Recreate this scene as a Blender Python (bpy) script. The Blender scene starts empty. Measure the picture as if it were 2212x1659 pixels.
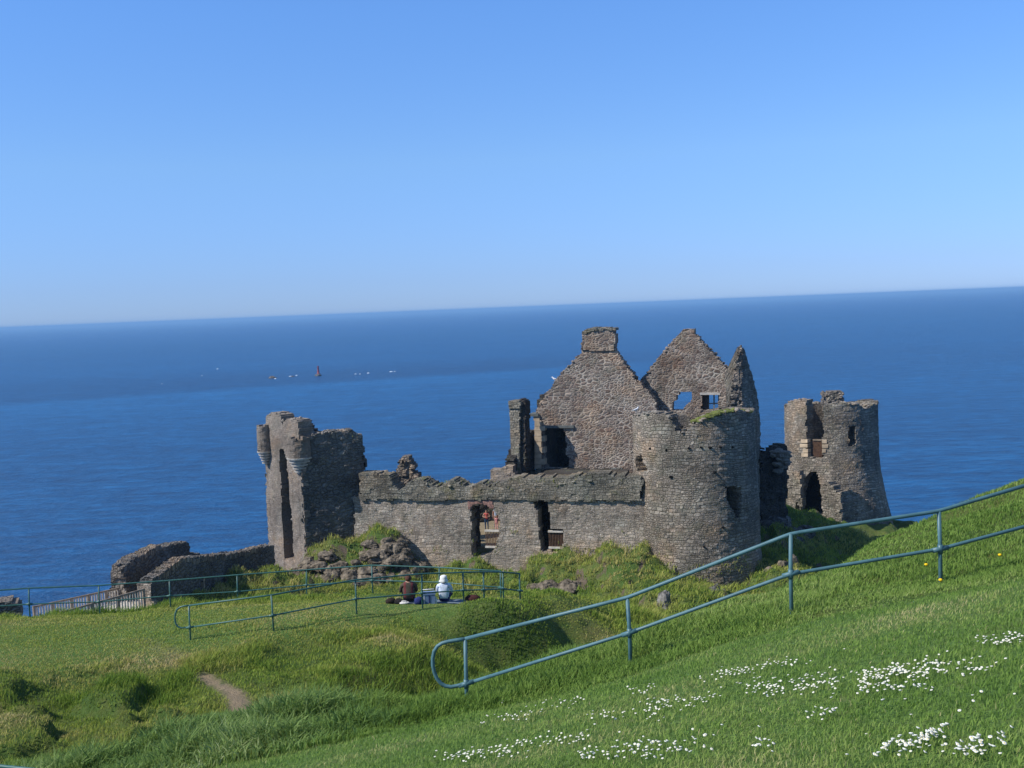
import bpy, bmesh, math, random
import numpy as np
from mathutils import Matrix, Vector
R = math.radians
rng = np.random.default_rng(7)
random.seed(7)
scene = bpy.context.scene
col = scene.collection

# ------------------------------------------------------------------ camera
F, CX, CY = 2339.0, 1106.0, 829.5            # focal length and centre, in units of a 2212 px wide picture
cd = bpy.data.cameras.new('camera'); cam = bpy.data.objects.new('camera', cd); col.objects.link(cam)
cd.sensor_width = 36; cd.lens = F / 2212 * 36; cd.clip_start = 0.1; cd.clip_end = 200000
CM = Matrix.Rotation(R(90 - 4.04), 3, 'X') @ Matrix.Rotation(R(-2.278), 3, 'Z')
cam.matrix_world = CM.to_4x4()
scene.camera = cam
# ------------------------------------------------------------------ light
SUN_AZ, SUN_EL = 70.0, 44.0                   # azimuth from -Y towards -X
world = bpy.data.worlds.new('World'); scene.world = world; world.use_nodes = True
wn = world.node_tree.nodes; wl = world.node_tree.links
sky = wn.new('ShaderNodeTexSky'); sky.sky_type = 'NISHITA'; sky.sun_disc = False
sky.sun_elevation = R(SUN_EL); sky.sun_rotation = R(180 + SUN_AZ)
sky.air_density = 1.0; sky.dust_density = 0.0; sky.ozone_density = 2.0; sky.altitude = 0
def _lin(c): return tuple(((x / 255 + .055) / 1.055) ** 2.4 for x in c)
def _rat(t, r): return tuple(x / y / 3 for x, y in zip(_lin(t), _lin(r)))
wtc = wn.new('ShaderNodeTexCoord'); wsep = wn.new('ShaderNodeSeparateXYZ'); wl.new(wtc.outputs['Generated'], wsep.inputs[0])
wr = wn.new('ShaderNodeValToRGB'); wl.new(wsep.outputs[2], wr.inputs[0])   # clear maritime air: bluer than the stock sky at every height
for _ in range(3): wr.color_ramp.elements.new(.5)
for e, (p, c) in zip(wr.color_ramp.elements, ((0.0, _rat((158, 188, 232), (236, 225, 192))), (.03, _rat((157, 192, 240), (219, 222, 201))), (.133, _rat((136, 186, 249), (154, 182, 205))), (.265, _rat((108, 163, 243), (118, 147, 184))), (.6, (.34, .37, .42)))):
    e.position = p; e.color = (*c, 1)
tint = wn.new('ShaderNodeVectorMath'); tint.operation = 'MULTIPLY'; wl.new(sky.outputs[0], tint.inputs[0]); wl.new(wr.outputs[0], tint.inputs[1])
tint2 = wn.new('ShaderNodeVectorMath'); tint2.operation = 'SCALE'; tint2.inputs['Scale'].default_value = 3.0; wl.new(tint.outputs[0], tint2.inputs[0])
wl.new(tint2.outputs[0], wn['Background'].inputs[0])
wn['Background'].inputs[1].default_value = 0.1
sd = bpy.data.lights.new('sun', 'SUN'); sd.energy = 4.8; sd.angle = R(0.5); sd.color = (1.0, 0.955, 0.89)
sun = bpy.data.objects.new('sun', sd); col.objects.link(sun)
sun_dir = Vector((-math.sin(R(SUN_AZ)) * math.cos(R(SUN_EL)), -math.cos(R(SUN_AZ)) * math.cos(R(SUN_EL)), math.sin(R(SUN_EL))))
sun.rotation_euler = sun_dir.to_track_quat('Z', 'Y').to_euler(); sun.location = (-30, -20, 40)
scene.view_settings.view_transform = 'Standard'; scene.view_settings.look = 'None'
scene.view_settings.gamma = 1; scene.view_settings.exposure = 0.0
scene.cycles.max_bounces = 6; scene.cycles.diffuse_bounces = 3; scene.cycles.transparent_max_bounces = 8
scene.cycles.volume_bounces = 0; scene.cycles.use_denoising = True
try: scene.render.use_persistent_data = False
except Exception: pass

# ------------------------------------------------------------------ helpers
CMn = np.array(CM)
def ray(px, py):
    d = np.stack([np.asarray(px, float) - CX, -(np.asarray(py, float) - CY), -F * np.ones_like(np.asarray(px, float))], -1)
    d = d @ CMn.T
    return d / d[..., 1:2]                     # scaled so that Y = 1
def at(px, py, Y):
    return ray(px, py) * np.asarray(Y, float)[..., None] if np.ndim(Y) else ray(px, py) * Y

_tab = rng.random(65536)
def hsh(i, j, s=0):
    h = (i.astype(np.int64) * 374761393 + j.astype(np.int64) * 668265263 + s * 1013904223) & 0xffffffff
    h = ((h ^ (h >> 13)) * 1274126177) & 0xffffffff; h = ((h ^ (h >> 15)) * 2246822519) & 0xffffffff
    return ((h ^ (h >> 16)) & 0xffff) / 65535.0
def vnoise(x, y, s=0):
    xi, yi = np.floor(x), np.floor(y); fx, fy = x - xi, y - yi
    fx = fx * fx * (3 - 2 * fx); fy = fy * fy * (3 - 2 * fy)
    a = hsh(xi, yi, s); b = hsh(xi + 1, yi, s); c = hsh(xi, yi + 1, s); d = hsh(xi + 1, yi + 1, s)
    return (a * (1 - fx) + b * fx) * (1 - fy) + (c * (1 - fx) + d * fx) * fy
def fbm(x, y, o=4, s=0):
    t = 0; a = 0.5; n = 0
    for k in range(o):
        t = t + a * vnoise(x * 2**k + 17 * k, y * 2**k - 9 * k, s + k); n += a; a *= 0.5
    return t / n
def sstep(a, b, x):
    t = np.clip((x - a) / (b - a), 0, 1); return t * t * (3 - 2 * t)

def tag(o, label=None, cat=None, group=None, kind=None):
    if label: o['label'] = label
    if cat: o['category'] = cat
    if group: o['group'] = group
    if kind: o['kind'] = kind
    return o
def origin(o):
    p = np.zeros(3)
    while o is not None:
        p += np.array(o.location); o = o.parent
    return p
def mk(name, v, f, mats, parent=None, uv=None, smooth=False, midx=None, loc=None, attr=None):
    """one mesh object; v in world coordinates, uv = one pair per vertex"""
    v = np.asarray(v, float)
    base = origin(parent) if parent is not None else np.zeros(3)
    L = np.zeros(3) if loc is None else np.asarray(loc, float) - base
    me = bpy.data.meshes.new(name)
    me.from_pydata((v - base - L).tolist(), [], f if isinstance(f, list) else f.tolist())
    for m in (mats if isinstance(mats, (list, tuple)) else [mats]): me.materials.append(m)
    if uv is not None:
        ul = me.uv_layers.new(name='UVMap'); li = np.empty(len(me.loops), np.int32); me.loops.foreach_get('vertex_index', li)
        ul.data.foreach_set('uv', np.asarray(uv, np.float32)[li].ravel())
    if midx is not None: me.polygons.foreach_set('material_index', np.asarray(midx, np.int32))
    if smooth: me.polygons.foreach_set('use_smooth', np.ones(len(me.polygons), bool))
    if attr:
        for k, a in attr.items():
            at_ = me.attributes.new(k, 'FLOAT', 'POINT'); at_.data.foreach_set('value', np.asarray(a, np.float32))
    me.update()
    o = bpy.data.objects.new(name, me); col.objects.link(o); o.location = L
    if parent is not None: o.parent = parent
    return o
def thing(name, loc, label, cat, group=None):
    o = bpy.data.objects.new(name, None); col.objects.link(o); o.location = [float(c) for c in loc]; o.empty_display_size = .3
    return tag(o, label, cat, group)

class G:                                       # collects shapes for ONE mesh
    def __init__(s): s.v = []; s.f = []; s.m = []
    def add(s, v, f, m=0):
        n = len(s.v); s.v += [tuple(map(float, p)) for p in v]; s.f += [tuple(i + n for i in q) for q in f]; s.m += [m] * len(f); return s
    def box(s, c, d, rz=0, m=0, tilt=None):
        c = np.array(c, float); ca, sa = math.cos(rz), math.sin(rz); vs = []
        for z in (-1, 1):
            for x, y in ((-1, -1), (1, -1), (1, 1), (-1, 1)):
                lx, ly, lz = x * d[0] / 2, y * d[1] / 2, z * d[2] / 2
                p = np.array([lx, ly, lz])
                if tilt is not None: p = tilt @ p
                vs.append(c + np.array([p[0] * ca - p[1] * sa, p[0] * sa + p[1] * ca, p[2]]))
        return s.add(vs, [(0, 3, 2, 1), (4, 5, 6, 7), (0, 1, 5, 4), (1, 2, 6, 5), (2, 3, 7, 6), (3, 0, 4, 7)], m)
    def tube(s, pts, r, n=10, m=0, cap=True):
        pts = [np.array(p, float) for p in pts]; k = len(pts)
        rs = r if isinstance(r, (list, tuple)) else [r] * k
        T = [pts[min(i + 1, k - 1)] - pts[max(i - 1, 0)] for i in range(k)]
        T = [t / (np.linalg.norm(t) + 1e-9) for t in T]
        up = np.array([0, 0, 1.]) if abs(T[0][2]) < .9 else np.array([1., 0, 0])
        N = np.cross(T[0], up); N /= np.linalg.norm(N); vs = []
        for i in range(k):
            N = N - T[i] * (N @ T[i]); N /= np.linalg.norm(N); B = np.cross(T[i], N)
            for j in range(n):
                a = 2 * math.pi * j / n; vs.append(pts[i] + rs[i] * (math.cos(a) * N + math.sin(a) * B))
        fs = [(i * n + j, i * n + (j + 1) % n, (i + 1) * n + (j + 1) % n, (i + 1) * n + j) for i in range(k - 1) for j in range(n)]
        if cap: fs += [tuple(range(n))[::-1], tuple((k - 1) * n + j for j in range(n))]
        return s.add(vs, fs, m)
    def lathe(s, c, prof, n=16, m=0, sx=1, sy=1):
        vs = [(c[0] + r * math.cos(2 * math.pi * j / n) * sx, c[1] + r * math.sin(2 * math.pi * j / n) * sy, c[2] + z) for r, z in prof for j in range(n)]
        k = len(prof)
        fs = [(i * n + j, i * n + (j + 1) % n, (i + 1) * n + (j + 1) % n, (i + 1) * n + j) for i in range(k - 1) for j in range(n)]
        fs += [tuple(range(n))[::-1], tuple((k - 1) * n + j for j in range(n))]
        return s.add(vs, fs, m)
    def lump(s, c, d, seed=0, n=14, k=9, amp=.25, m=0, rz=0):
        vs = []; ca, sa = math.cos(rz), math.sin(rz)
        for i in range(k + 1):
            th = math.pi * i / k
            for j in range(n):
                ph = 2 * math.pi * j / n
                p = np.array([math.sin(th) * math.cos(ph), math.sin(th) * math.sin(ph), math.cos(th)])
                q = p * 1.7 + seed * 3.1
                a = 1 + amp * 2 * (float(fbm(np.array([q[0] + q[2] * .7]), np.array([q[1] - q[2] * .9]), 3, seed)[0]) - .5)
                if i in (0, k): a = 1
                p = p * a * np.array(d) / 2
                vs.append((c[0] + p[0] * ca - p[1] * sa, c[1] + p[0] * sa + p[1] * ca, c[2] + p[2]))
        fs = [(i * n + j, i * n + (j + 1) % n, (i + 1) * n + (j + 1) % n, (i + 1) * n + j) for i in range(k) for j in range(n)]
        return s.add(vs, fs, m)
    def stone(s, c, d, seed=0, n=20, k=14, m=0, rz=0, planes=13):
        rs = np.random.default_rng(seed + 500); N_ = rs.normal(size=(planes, 3)); N_ /= np.linalg.norm(N_, axis=1)[:, None]; D_ = rs.uniform(.62, 1.0, planes); vs = []; ca, sa = math.cos(rz), math.sin(rz)
        for i in range(k + 1):
            th = math.pi * i / k
            for j in range(n):
                ph = 2 * math.pi * j / n; p = np.array([math.sin(th) * math.cos(ph), math.sin(th) * math.sin(ph), math.cos(th)]); q = N_ @ p
                rr = min(1.05, float(np.min(np.where(q > .08, D_ / np.maximum(q, .08), 9)))); rr *= 1 + (.16 * (rs.random() - .5) if 0 < i < k else 0)
                p = p * rr * np.array(d) / 2; vs.append((c[0] + p[0] * ca - p[1] * sa, c[1] + p[0] * sa + p[1] * ca, c[2] + p[2]))
        fs = [(i * n + j, i * n + (j + 1) % n, (i + 1) * n + (j + 1) % n, (i + 1) * n + j) for i in range(k) for j in range(n)]
        return s.add(vs, fs, m)
    def make(s, name, mats, parent=None, smooth=False, loc=None):
        return mk(name, s.v, s.f, mats, parent, smooth=smooth, midx=s.m, loc=loc)

# ------------------------------------------------------------------ materials
def newmat(name):
    m = bpy.data.materials.new(name); m.use_nodes = True
    return m, m.node_tree.nodes, m.node_tree.links, m.node_tree.nodes['Principled BSDF']
def setin(b, rough=.8, spec=.3):
    b.inputs['Roughness'].default_value = rough; b.inputs['Specular IOR Level'].default_value = spec
def ramp(N, pts, interp='LINEAR'):
    r = N.new('ShaderNodeValToRGB'); r.color_ramp.interpolation = interp; e = r.color_ramp.elements
    while len(e) < len(pts): e.new(0.5)
    for i, (p, c) in enumerate(pts): e[i].position = p; e[i].color = (*c, 1) if len(c) == 3 else c
    return r
def mixc(N, L, fac, a, b, mode='MIX'):
    n = N.new('ShaderNodeMix'); n.data_type = 'RGBA'; n.blend_type = mode
    for s, x in ((0, fac), (6, a), (7, b)):
        if isinstance(x, (int, float)): n.inputs[s].default_value = x
        elif isinstance(x, tuple): n.inputs[s].default_value = (*x, 1)
        else: L.new(x, n.inputs[s])
    return n.outputs[2]
def noise(N, L, vec, scale, detail=4, rough=.55):
    n = N.new('ShaderNodeTexNoise'); n.inputs['Scale'].default_value = scale; n.inputs['Detail'].default_value = detail
    n.inputs['Roughness'].default_value = rough
    if vec is not None: L.new(vec, n.inputs['Vector'])
    return n.outputs[0]
def mathn(N, L, op, a, b=0.0, c=None):
    n = N.new('ShaderNodeMath'); n.operation = op
    for i, x in enumerate((a, b, c)):
        if x is None: continue
        if isinstance(x, (int, float)): n.inputs[i].default_value = x
        else: L.new(x, n.inputs[i])
    return n.outputs[0]
def mapr(N, L, x, a, b, c=0.0, d=1.0, smooth=True):
    n = N.new('ShaderNodeMapRange'); n.clamp = True
    if smooth: n.interpolation_type = 'SMOOTHSTEP'
    L.new(x, n.inputs[0])
    for i, q in enumerate((a, b, c, d)): n.inputs[i + 1].default_value = q
    return n.outputs[0]
def plain(name, c, rough=.7, spec=.3, var=.12, sc=8.0, metal=0.0, bump=0.0):
    m, N, L, b = newmat(name); setin(b, rough, spec); b.inputs['Metallic'].default_value = metal
    tc = N.new('ShaderNodeTexCoord').outputs['Object']
    nz = noise(N, L, tc, sc, 4)
    d = tuple(x * (1 - var * 2) for x in c); e = tuple(min(1, x * (1 + var * 2)) for x in c)
    r = ramp(N, [(.3, d), (.7, e)]); L.new(nz, r.inputs[0]); L.new(r.outputs[0], b.inputs['Base Color'])
    if bump:
        bp = N.new('ShaderNodeBump'); bp.inputs['Distance'].default_value = bump; bp.inputs['Strength'].default_value = .8
        L.new(nz, bp.inputs['Height']); L.new(bp.outputs[0], b.inputs['Normal'])
    return m
def stone(name, cols, mortar, w=.36, h=.24, mw=.10, bump=.06, tintc=(.16, .17, .10), tamt=.35, dark=.5, contrast=1.0):
    m, N, L, b = newmat(name); setin(b, .92, .15)
    uv = N.new('ShaderNodeUVMap').outputs[0]; tc = N.new('ShaderNodeTexCoord').outputs['Object']
    mp = N.new('ShaderNodeMapping'); mp.inputs['Scale'].default_value = (1 / w, 1 / h, 1); L.new(uv, mp.inputs[0])
    nn = N.new('ShaderNodeTexNoise'); nn.inputs['Scale'].default_value = 1.3; nn.inputs['Detail'].default_value = 3; L.new(mp.outputs[0], nn.inputs['Vector'])
    va = N.new('ShaderNodeVectorMath'); va.operation = 'MULTIPLY_ADD'; va.inputs[1].default_value = (.55, .35, 0)
    L.new(nn.outputs['Color'], va.inputs[0]); L.new(mp.outputs[0], va.inputs[2])
    psel = mapr(N, L, noise(N, L, uv, 1.1, 4, .65), .47, .53)
    def vor(feat, out):
        o = []
        for k_ in (.78, 1.35):
            v = N.new('ShaderNodeTexVoronoi'); v.voronoi_dimensions = '2D'; v.feature = feat; v.inputs['Scale'].default_value = k_; v.inputs['Randomness'].default_value = .9
            L.new(va.outputs[0], v.inputs['Vector']); o.append(v.outputs[out])
        return mixc(N, L, psel, o[0], o[1])
    vcol = vor('F1', 'Color'); vedge = vor('DISTANCE_TO_EDGE', 'Distance')
    sep = N.new('ShaderNodeSeparateColor'); L.new(vcol, sep.inputs[0])
    rp = ramp(N, [(i / max(1, len(cols) - 1), c) for i, c in enumerate(cols)]); L.new(sep.outputs[0], rp.inputs[0])
    fine = noise(N, L, tc, 9.0, 6, .7)
    fr = mapr(N, L, fine, .25, .75, 1 - .35 * contrast, 1 + .35 * contrast, False)
    c = mixc(N, L, 1.0, rp.outputs[0], fr, 'MULTIPLY')
    ed = mathn(N, L, 'ADD', vedge, mathn(N, L, 'MULTIPLY_ADD', fine, .12, -.06))
    mf = mapr(N, L, ed, mw * .4, mw * 1.3, 1, 0)
    big = noise(N, L, tc, .55, 5, .65)
    mpatch = mathn(N, L, 'MULTIPLY', mf, mapr(N, L, big, .36, .6, .05, .95))
    c = mixc(N, L, mpatch, c, mortar)
    lich = noise(N, L, tc, .9, 6, .7)
    c = mixc(N, L, mapr(N, L, lich, .5, .68, 0, tamt), c, tintc)
    wr_ = noise(N, L, tc, .42, 4, .6); c = mixc(N, L, mapr(N, L, wr_, .5, .66, 0, .35), c, mixc(N, L, 1.0, c, (1.35, 1.0, .68), 'MULTIPLY')); c = mixc(N, L, mapr(N, L, wr_, .46, .32, 0, .5), c, mixc(N, L, 1.0, c, (.78, .92, .98), 'MULTIPLY'))
    dk = noise(N, L, tc, .35, 5, .6)
    c = mixc(N, L, 1.0, c, mapr(N, L, dk, .3, .62, dark, 1.12), 'MULTIPLY')
    L.new(c, b.inputs['Base Color'])
    hh = mathn(N, L, 'ADD', mapr(N, L, ed, 0, .28, 0, 1), mathn(N, L, 'MULTIPLY', fine, .5))
    hh = mathn(N, L, 'ADD', hh, mathn(N, L, 'MULTIPLY', sep.outputs[1], .8))
    bp = N.new('ShaderNodeBump'); bp.inputs['Distance'].default_value = bump; bp.inputs['Strength'].default_value = 1
    L.new(hh, bp.inputs['Height']); L.new(bp.outputs[0], b.inputs['Normal'])
    return m
def coursed(name, cols, mortar, w=.36, h=.19, ms=.022, bump=.05, tintc=(.16, .17, .10), tamt=.35, dark=.5, contrast=1.0, mort=.6):
    """roughly coursed rubble: two sizes of warped courses that swap over in patches"""
    m, N, L, b = newmat(name); setin(b, .92, .15)
    uv = N.new('ShaderNodeUVMap').outputs[0]; tc = N.new('ShaderNodeTexCoord').outputs['Object']
    def warp(src, sc, amt):
        nn = N.new('ShaderNodeTexNoise'); nn.inputs['Scale'].default_value = sc; nn.inputs['Detail'].default_value = 2; L.new(uv, nn.inputs['Vector'])
        va = N.new('ShaderNodeVectorMath'); va.operation = 'MULTIPLY_ADD'; va.inputs[1].default_value = amt; L.new(nn.outputs['Color'], va.inputs[0]); L.new(src, va.inputs[2]); return va.outputs[0]
    v = warp(warp(uv, .7, (.5, .45, 0)), 3.2, (.26, .13, 0))
    def brick(w_, h_, off):
        t = N.new('ShaderNodeTexBrick'); t.offset = off; t.offset_frequency = 2; t.squash = .62; t.squash_frequency = 3
        t.inputs['Color1'].default_value = (0, 0, 0, 1); t.inputs['Color2'].default_value = (1, 1, 1, 1); t.inputs['Mortar'].default_value = (.5, .5, .5, 1)
        t.inputs['Scale'].default_value = 1; t.inputs['Mortar Size'].default_value = ms; t.inputs['Mortar Smooth'].default_value = .9; t.inputs['Brick Width'].default_value = w_; t.inputs['Row Height'].default_value = h_
        L.new(v, t.inputs['Vector']); return t
    A, B = brick(w, h, .43), brick(w * .62, h * .62, .37)
    sel = mapr(N, L, noise(N, L, uv, .9, 3, .6), .49, .53)
    val = mixc(N, L, sel, A.outputs['Color'], B.outputs['Color']); fac = mixc(N, L, sel, A.outputs['Fac'], B.outputs['Fac'])
    rp = ramp(N, [(i / max(1, len(cols) - 1), c) for i, c in enumerate(cols)]); L.new(val, rp.inputs[0])
    fine = noise(N, L, tc, 9.0, 6, .7)
    c = mixc(N, L, 1.0, rp.outputs[0], mapr(N, L, fine, .25, .75, 1 - .35 * contrast, 1 + .35 * contrast, False), 'MULTIPLY')
    big = noise(N, L, tc, .55, 5, .65)
    c = mixc(N, L, mathn(N, L, 'MULTIPLY', mathn(N, L, 'MULTIPLY', fac, mort), mapr(N, L, big, .3, .6, .15, 1)), c, mortar)
    lich = noise(N, L, tc, .9, 6, .7); c = mixc(N, L, mapr(N, L, lich, .5, .68, 0, tamt), c, tintc)
    wr_ = noise(N, L, tc, .42, 4, .6); c = mixc(N, L, mapr(N, L, wr_, .5, .66, 0, .4), c, mixc(N, L, 1.0, c, (1.32, 1.0, .72), 'MULTIPLY')); c = mixc(N, L, mapr(N, L, wr_, .46, .32, 0, .5), c, mixc(N, L, 1.0, c, (.8, .92, .96), 'MULTIPLY'))
    dk = noise(N, L, tc, .35, 5, .6); c = mixc(N, L, 1.0, c, mapr(N, L, dk, .3, .62, dark, 1.12), 'MULTIPLY')
    st = N.new('ShaderNodeMapping'); st.inputs['Scale'].default_value = (2.2, .22, 1); L.new(uv, st.inputs[0])
    c = mixc(N, L, 1.0, c, mapr(N, L, noise(N, L, st.outputs[0], 1, 4, .6), .3, .5, .72, 1.0), 'MULTIPLY')
    L.new(c, b.inputs['Base Color'])
    hh = mathn(N, L, 'ADD', mathn(N, L, 'MULTIPLY', fac, -1.0), mathn(N, L, 'ADD', mathn(N, L, 'MULTIPLY', fine, .8), mathn(N, L, 'MULTIPLY', val, .7)))
    bp = N.new('ShaderNodeBump'); bp.inputs['Distance'].default_value = bump; bp.inputs['Strength'].default_value = 1
    L.new(hh, bp.inputs['Height']); L.new(bp.outputs[0], b.inputs['Normal']); return m
M = {}
M['gable'] = stone('gable_rubble', [(.115, .08, .062), (.21, .155, .125), (.16, .125, .10), (.29, .235, .19), (.13, .11, .09)], (.43, .375, .31), .36, .22, .17, .035, tamt=.2, dark=.7)
M['curtain'] = coursed('curtain_rubble', [(.23, .19, .155), (.46, .385, .31), (.32, .27, .215), (.53, .46, .375), (.26, .22, .185)], (.50, .44, .36), .42, .20, .026, .055, tamt=.35, dark=.66)
M['parapet'] = coursed('parapet_rubble', [(.17, .155, .125), (.29, .265, .21), (.22, .20, .16), (.37, .335, .27)], (.10, .095, .075), .40, .2, .026, .06, tintc=(.19, .19, .085), tamt=.5, dark=.55)
M['tower'] = coursed('tower_rubble', [(.16, .14, .113), (.34, .29, .235), (.23, .20, .16), (.42, .37, .30), (.19, .165, .14)], (.17, .15, .12), .46, .225, .032, .075, tintc=(.15, .165, .11), tamt=.4, dark=.6)
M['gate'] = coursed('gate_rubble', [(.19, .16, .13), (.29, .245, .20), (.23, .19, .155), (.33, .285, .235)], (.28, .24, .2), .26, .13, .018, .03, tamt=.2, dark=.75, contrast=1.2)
M['gateshade'] = stone('gate_shade_rubble', [(.10, .095, .088), (.18, .17, .155), (.13, .125, .115), (.21, .2, .18)], (.085, .08, .072), .36, .22, .12, .06, tamt=.25, dark=.6)  # darker gate stone for sunless faces, their shade put into the colour
M['dark'] = stone('shaded_rubble', [(.05, .045, .04), (.085, .075, .066), (.065, .058, .05)], (.05, .045, .04), .34, .2, .1, .05, tamt=.3, dark=.6)  # near-black stone for walls in shade; the shade is in the colour
M['rubtop'] = stone('rubble_top', [(.19, .155, .125), (.29, .25, .205), (.15, .13, .11), (.36, .315, .265)], (.10, .085, .07), .3, .2, .14, .07, tamt=.25, dark=.7)
M['quoin'] = plain('sandstone', (.47, .37, .26), .9, .1, .2, 1.5, bump=.02)
M['white_stone'] = plain('pale_limestone', (.44, .41, .36), .9, .1, .15, 3, bump=.02)
M['brick'] = plain('red_brick', (.27, .155, .125), .9, .1, .25, 6, bump=.02)
M['rock'] = plain('basalt', (.12, .115, .105), .95, .1, .35, 2.6, bump=.25)
M['rock2'] = plain('brown_basalt', (.155, .13, .098), .95, .1, .42, 2.4, bump=.3)
M['slate'] = plain('grey_slate', (.13, .14, .13), .8, .3, .15, 3)
M['wood'] = plain('weathered_timber', (.30, .24, .18), .8, .2, .2, 5)
M['wood_pale'] = plain('pale_timber', (.55, .50, .43), .8, .2, .12, 5)
M['wood_dark'] = plain('dark_timber', (.12, .07, .045), .8, .2, .2, 5)
M['rail'] = plain('green_paint', (.075, .165, .20), .42, .5, .10, 9)
M['rail2'] = plain('dark_green_paint', (.035, .13, .11), .42, .5, .10, 7)

def paint(name, c, rust=.63):
    m, N, L, b = newmat(name); setin(b, .45, .45); tc = N.new('ShaderNodeTexCoord').outputs['Object']
    n1 = noise(N, L, tc, 5, 5, .65); n2 = noise(N, L, tc, 38, 3, .6)
    r = ramp(N, [(.3, tuple(x * .8 for x in c)), (.7, tuple(x * 1.25 for x in c))]); L.new(n1, r.inputs[0])
    f = mapr(N, L, mathn(N, L, 'MULTIPLY_ADD', n2, .45, mathn(N, L, 'MULTIPLY', n1, .55)), rust, rust + .05)
    L.new(mixc(N, L, f, r.outputs[0], (.11, .06, .035)), b.inputs['Base Color']); L.new(mapr(N, L, n1, .3, .7, .35, .6), b.inputs['Roughness'])
    return m
M['rail'] = paint('green_paint', (.075, .165, .19)); M['rail2'] = paint('dark_green_paint', (.04, .12, .105))
# ------------------------------------------------------------------ ground heights
SEA = -45.0
cp = []
def cpx(*l):
    for x, y, Y in l: cp.append(tuple(at(x, y, Y)))
for Y in (-6, -3, 0, 3, 6, 9, 12):
    for X in (-14, -9, -5, -1, 3, 7, 11): cp.append((X, Y, -1.6 - .243 * Y + .22 * X if Y > -4 else -1.0 + .22 * X))
cpx((1007, 1527, 14.6), (1366, 1440, 14.4), (1711, 1334, 13.8), (2036, 1262, 14.2), (2350, 1185, 14.6))
crest = [(231, 1664, 18), (405, 1590, 18.5), (501, 1562, 18.5), (559, 1550, 18.5), (733, 1545, 17.5), (853, 1535, 16.8), (941, 1505, 16.3), (1046, 1482, 16), (1123, 1460, 16), (1185, 1436, 16), (1231, 1418, 16.2), (1354, 1386, 16.4), (1451, 1352, 16.7), (1541, 1326, 17), (1672, 1292, 17.2), (1753, 1260, 17.6), (1810, 1226, 18.2), (1880, 1184, 19.3), (1940, 1150, 20.5), (2019, 1132, 20), (2076, 1104, 21.5), (2212, 1087, 22), (2400, 1052, 23)]
cpx(*crest)
for x in (231, 405, 559, 733, 853): X = (x - CX) / F * 22; cp.append((X, 22.0, -9.35))
for x in (941, 1046, 1123, 1185, 1354): X = (x - CX) / F * 20; cp.append((X, 20.5, -9.6)); cp.append((X * 1.25, 26, -11.0))
cp += [(3.5, 22, -11), (6, 23.5, -10), (8, 26, -11), (12, 29, -10), (16, 30, -10), (-16, 20, -9.0), (-24, 20, -8.6), (-30, 30, -9)]
cpx((700, 1500, 26.5), (600, 1480, 27), (800, 1450, 28), (900, 1400, 30), (700, 1420, 29.5), (500, 1550, 24.5), (520, 1530, 25), (460, 1480, 27), (350, 1410, 29.5), (0, 1450, 28), (200, 1450, 28), (0, 1560, 24.5), (0, 1655, 22), (150, 1655, 21.5), (200, 1560, 24.5), (300, 1600, 23))
cpx((1000, 1338, 33.2), (1000, 1395, 32.6), (1000, 1445, 30.9), (1060, 1345, 33.3), (1060, 1405, 32.9), (1100, 1348, 33.5), (1100, 1412, 33.0), (1150, 1420, 33.2), (1180, 1352, 34), (1180, 1408, 33.6), (1215, 1408, 34.2), (1250, 1340, 36), (1250, 1400, 33), (1300, 1300, 40), (1200, 1295, 38), (1150, 1300, 37), (1400, 1330, 42), (1340, 1360, 38), (900, 1345, 33), (860, 1375, 31.8))
cpx((412, 1383, 31), (591, 1363, 31.3), (772, 1327, 33), (912, 1314, 34), (1002, 1308.6, 34.6), (1047, 1308.6, 35), (1088, 1296, 36), (1124, 1296, 36.3), (960, 1303, 35.5), (870, 1303, 35.5), (1020, 1303, 35.6))
cpx((65, 1336, 37), (216, 1329.5, 37.5), (370, 1317, 38), (514, 1310.6, 38.5), (662, 1300, 39), (805, 1289, 39), (949, 1292, 38.5), (-60, 1342, 36.5), (-200, 1360, 36))
for X, Y, Z in [(-24, 44, -13.5), (-18, 44.5, -13.2), (-12, 44.5, -13), (-6, 44.5, -12.8), (0, 44, -12.8), (4, 47, -14.5), (-40, 46, -14), (-10, 52, -18), (0, 52, -17.8), (10, 50, -17), (-10, 60, -18.8), (0, 60, -19), (7, 55, -17.8), (16, 50, -18), (-20, 52, -19), (-15, 60, -18)]: cp.append((X, Y, Z))
# headland and the mounds under the walls
cpx((700, 1165, 76.3), (745, 1158, 76.5), (790, 1154, 76.6), (845, 1158, 76.4), (870, 1185, 76.2), (690, 1205, 75), (760, 1212, 74.9), (840, 1210, 74.9), (700, 1250, 73), (800, 1258, 73), (880, 1245, 74), (610, 1228, 77), (620, 1262, 73), (660, 1215, 76), (900, 1232, 76), (980, 1235, 75.5), (960, 1262, 72))
cpx((1190, 1201, 74), (1160, 1203, 74), (1228, 1210, 73.6), (1130, 1222, 74), (1150, 1285, 70.5), (1240, 1285, 70.5), (1190, 1240, 72.2), (1250, 1235, 72.8), (1104, 1245, 74.5))
cpx((1040, 1199, 76), (1040, 1245, 73.5), (1075, 1245, 75))
cpx((1330, 1183, 72.7), (1285, 1200, 73), (1365, 1190, 71.8), (1400, 1203, 71.0), (1270, 1222, 72), (1350, 1240, 69.8), (1440, 1238, 69.5), (1480, 1252, 69.5), (1350, 1290, 66), (1430, 1262, 67.5), (1440, 1305, 62), (1500, 1310, 60), (1300, 1265, 69), (1540, 1280, 68), (1560, 1278, 71), (1600, 1250, 72), (1640, 1225, 73))
cpx((1680, 1200, 76), (1700, 1150, 80), (1750, 1108, 88), (1780, 1150, 85.5), (1800, 1195, 82), (1690, 1095, 89), (1860, 1150, 90), (1700, 1230, 70))
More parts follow.
